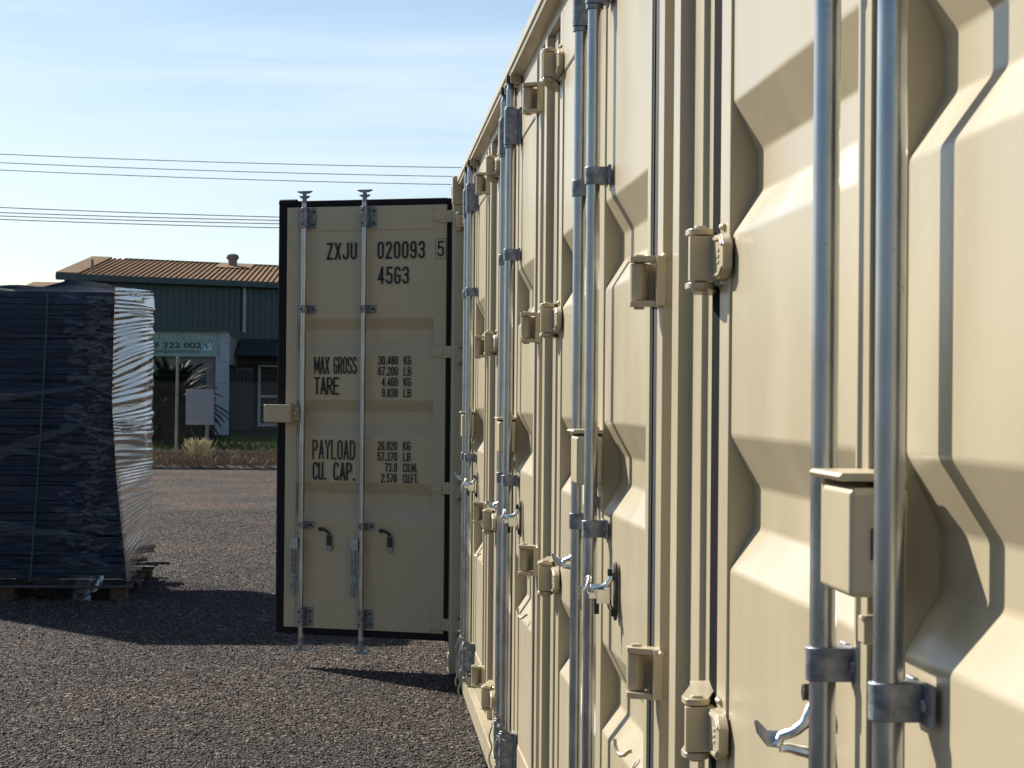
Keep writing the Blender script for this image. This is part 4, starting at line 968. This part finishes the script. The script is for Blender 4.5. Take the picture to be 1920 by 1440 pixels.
# grey card edge guards folded round the front corner
cg = MB()
for i in range(190):
    z = .40+i*.0108+rnd.uniform(-.02, .02); w_ = rnd.uniform(.04, .15); x = -2.10+rnd.gauss(0, .05); ph = rnd.uniform(0, 9); hh = rnd.uniform(.007, .026); tl = rnd.uniform(-.5, .5)
    cg.grid(lambda a, b_: Vector((x+(a-.5)*w_, SY0+.022-.014*abs(noise.noise(Vector((a*4, b_*3, ph))))-.001*(i % 5), z+(b_-.5)*hh*(1-.5*abs(a-.5))+tl*w_*(a-.5)))-O3, 6, 4)
cg.build('edge_guard', 'board', stk, smooth=60, recalc=False)
# frayed sheet corners poking out at the foot
for i in range(5):
    mb = MB(); z_ = .19+.022*i; x1_ = -1.83+.045*math.sin(i*2.3)+.012*i; y_ = 19.0+.22*i
    mb.hexa([(x-(-2.8), y-19.2, z-SB) for x, y, z in ((-2.3, y_, z_-.03), (x1_, y_+.05, z_+.02), (x1_-.04, y_+.34, z_+.025), (-2.3, y_+.36, z_-.03), (-2.3, y_, z_-.022), (x1_, y_+.05, z_+.026), (x1_-.04, y_+.34, z_+.031), (-2.3, y_+.36, z_-.022))])
    mb.build('panel', 'dullblack', stk)
# film: front, side, top
def fbm(x, y, z): return noise.noise(Vector((x, y, z)))+.5*noise.noise(Vector((2.1*x, 2.1*y, 2.1*z+7)))
def front(a, b_):
    z = .13+(ST-.12)*b_; x = SX0-.02+(corner_x(z)-SX0+.03)*a
    u_ = z*24+x*(2.2*math.sin(z*2.3+.5)+1.2)
    wv = 1.1*(1-2*abs(noise.noise(Vector((x*.7, u_, 1.3)))))+.6*noise.noise(Vector((x*1.6, u_*2.4, 3)))
    rz_ = .5+.5*math.sin(z*2*math.pi/(2*lh))
    corner = max(0, (a-.72)/.28)
    d = .009*wv+.001*rz_+corner*.012*fbm(x*7, z*26, 4)
    return Vector((x, SY0-.002-d, z))-O3
f_ = MB(); f_.grid(front, 60, 420); f_.build('film', 'film', stk, smooth=60, recalc=False)
def side(a, b_):
    y = SY0-.003+(SY1-SY0)*a; z = .14+(ST+.0-.13)*b_
    top = .07*a if b_ > .97 else 0
    k = [(.93, .32), (.78, .42), (.62, .38), (.47, .1), (.3, -.25), (.15, .3), (.0, .5)]
    # fans of pleats: slope of the pleat lines changes up the side
    sl = .30*math.sin(b_*9.5+.6)+.16
    u_ = z-sl*a*.38
    ph_ = u_*24+1.9*noise.noise(Vector((a*.35, u_*5, 5)))+.25*noise.noise(Vector((a*1.4, u_*17, 3)))
    pl = (4*abs((ph_ % 1)-.5)-1)*(.45+.55*noise.noise(Vector((a*1.5, u_*11, 8))))+.35*fbm(a*.6, u_*15, 2.2)
    env = math.sin(math.pi*min(max(a, 0), 1))**.35
    amp = .017*(.35+.65*min(1, max(0, (b_-.28)/.2)))
    bulge = (.02 if b_ > .4 else -.01)*math.sin(math.pi*a)
    edge = .016*noise.noise(Vector((0, z*18, 9)))
    return Vector((corner_x(z)+(SX1-corner_x(z))*a+.012+amp*pl*env+bulge*.3+edge*a, y+.01*noise.noise(Vector((z*12, a, 2)))*a, z+top))-O3
f_ = MB(); f_.grid(side, 70, 640); f_.build('film', 'filmside', stk, smooth=60, recalc=False)
f_ = MB(); f_.grid(lambda a, b_: Vector((SX0-.02+(corner_x(2.5)+(SX1-corner_x(2.5))*b_-SX0+.035)*a, SY0-.005+(SY1-SY0)*b_, ST+.008+.045*max(0, math.sin((a-.68)*9.5))*(1-b_)*(.68 < a < 1.01)+.012*fbm(a*8, b_*3, 4)+.05*b_*a))-O3, 60, 30)
f_.build('film', 'film', stk, smooth=60, recalc=False)
# loose crumpled flaps of film along the front corner
fp = MB()
for i in range(90):
    z = rnd.uniform(.2, 2.42); x = rnd.choice((-2.28, -2.2, -2.08, -2.0))+rnd.uniform(-.05, .05); w_, h_ = rnd.uniform(.05, .17), rnd.uniform(.02, .06); ang = rnd.uniform(-.5, .35); ph = rnd.uniform(0, 9)
    def flap(a, b_):
        xx, zz = (a-.5)*w_, (b_-.5)*h_*(1-.5*a); d = .014+.018*abs(noise.noise(Vector((a*3+ph, b_*2.5, ph))))+.02*a*a
        return Vector((min(x+xx*math.cos(ang)-zz*math.sin(ang), corner_x(z)+.02), SY0-.008-d, z+xx*math.sin(ang)+zz*math.cos(ang)))-O3
    fp.grid(flap, 5, 4)
fp.build('film_fold', 'filmflap', stk, smooth=60, recalc=False)['kind'] = 'stuff'
fp = MB()
# hanging tail at the foot
fp.grid(lambda a, b_: Vector((-2.235+.09*a-.035*b_*(1-a)+.03*b_*a, SY0-.025-.02*math.sin(a*6+b_*2)*b_, .20-.20*b_))-O3, 6, 6)
fp.grid(lambda a, b_: Vector((-2.13+.11*a-.02*b_, SY0-.02-.02*math.sin(a*5+2+b_*2), .20-.15*b_*(1-.3*a)))-O3, 6, 6)
fp.build('film_tail', 'filmflap', stk, smooth=60, recalc=False)
# diagonal milky bands of thicker film across the front
bd = MB()
for (xa, za, xb, zb, w_) in ((-3.72, 1.42, -2.1, 1.72, .05), (-3.0, 1.10, -2.12, 1.42, .06), (-2.2, .45, -2.05, 1.35, .05), (-3.7, .62, -2.1, .50, .10), (-3.7, 1.3, -2.3, 1.12, .05)):
    bd.grid(lambda a, b_: Vector((xa+(xb-xa)*a, SY0-.026-.006*math.sin(a*9+b_*4), za+(zb-za)*a+(b_-.5)*w_*(1+.5*math.sin(a*5))+.02*math.sin(a*3)))-O3, 24, 5)
for i in range(150):       # long tension folds pulled out of the film
    zc_ = rnd.uniform(.2, 2.46); ln_ = rnd.uniform(.25, 1.3); xc_ = rnd.uniform(SX0+.1, -2.15); sl_ = .16*math.sin(zc_*2.6+.4)+rnd.uniform(-.05, .05); w_ = rnd.uniform(.004, .013); ph = rnd.uniform(0, 9)
    xa, xb = max(SX0, xc_-ln_/2), min(-2.0, xc_+ln_/2)
    bd.grid(lambda a, b_: Vector((xa+(xb-xa)*a, SY0-.020-.010*(1-b_)-.003*math.sin(a*7+ph), zc_+sl_*(xa+(xb-xa)*a-xc_)+.006*math.sin(a*8+ph)+(b_-.5)*w_*math.sin(math.pi*min(1, max(0, a)))))-O3, 14, 2)
bd.build('film_band', 'filmflap', stk, smooth=60, recalc=False)
sp = MB(); sp.grid(lambda a, b_: Vector((-2.49-.018*(1-b_)*1-.10*(1-b_)**1.4+.014*a, SY0-.034-.004*math.sin(b_*20), .14+2.37*b_))-O3, 1, 40); sp.build('strap', 'strap', stk)
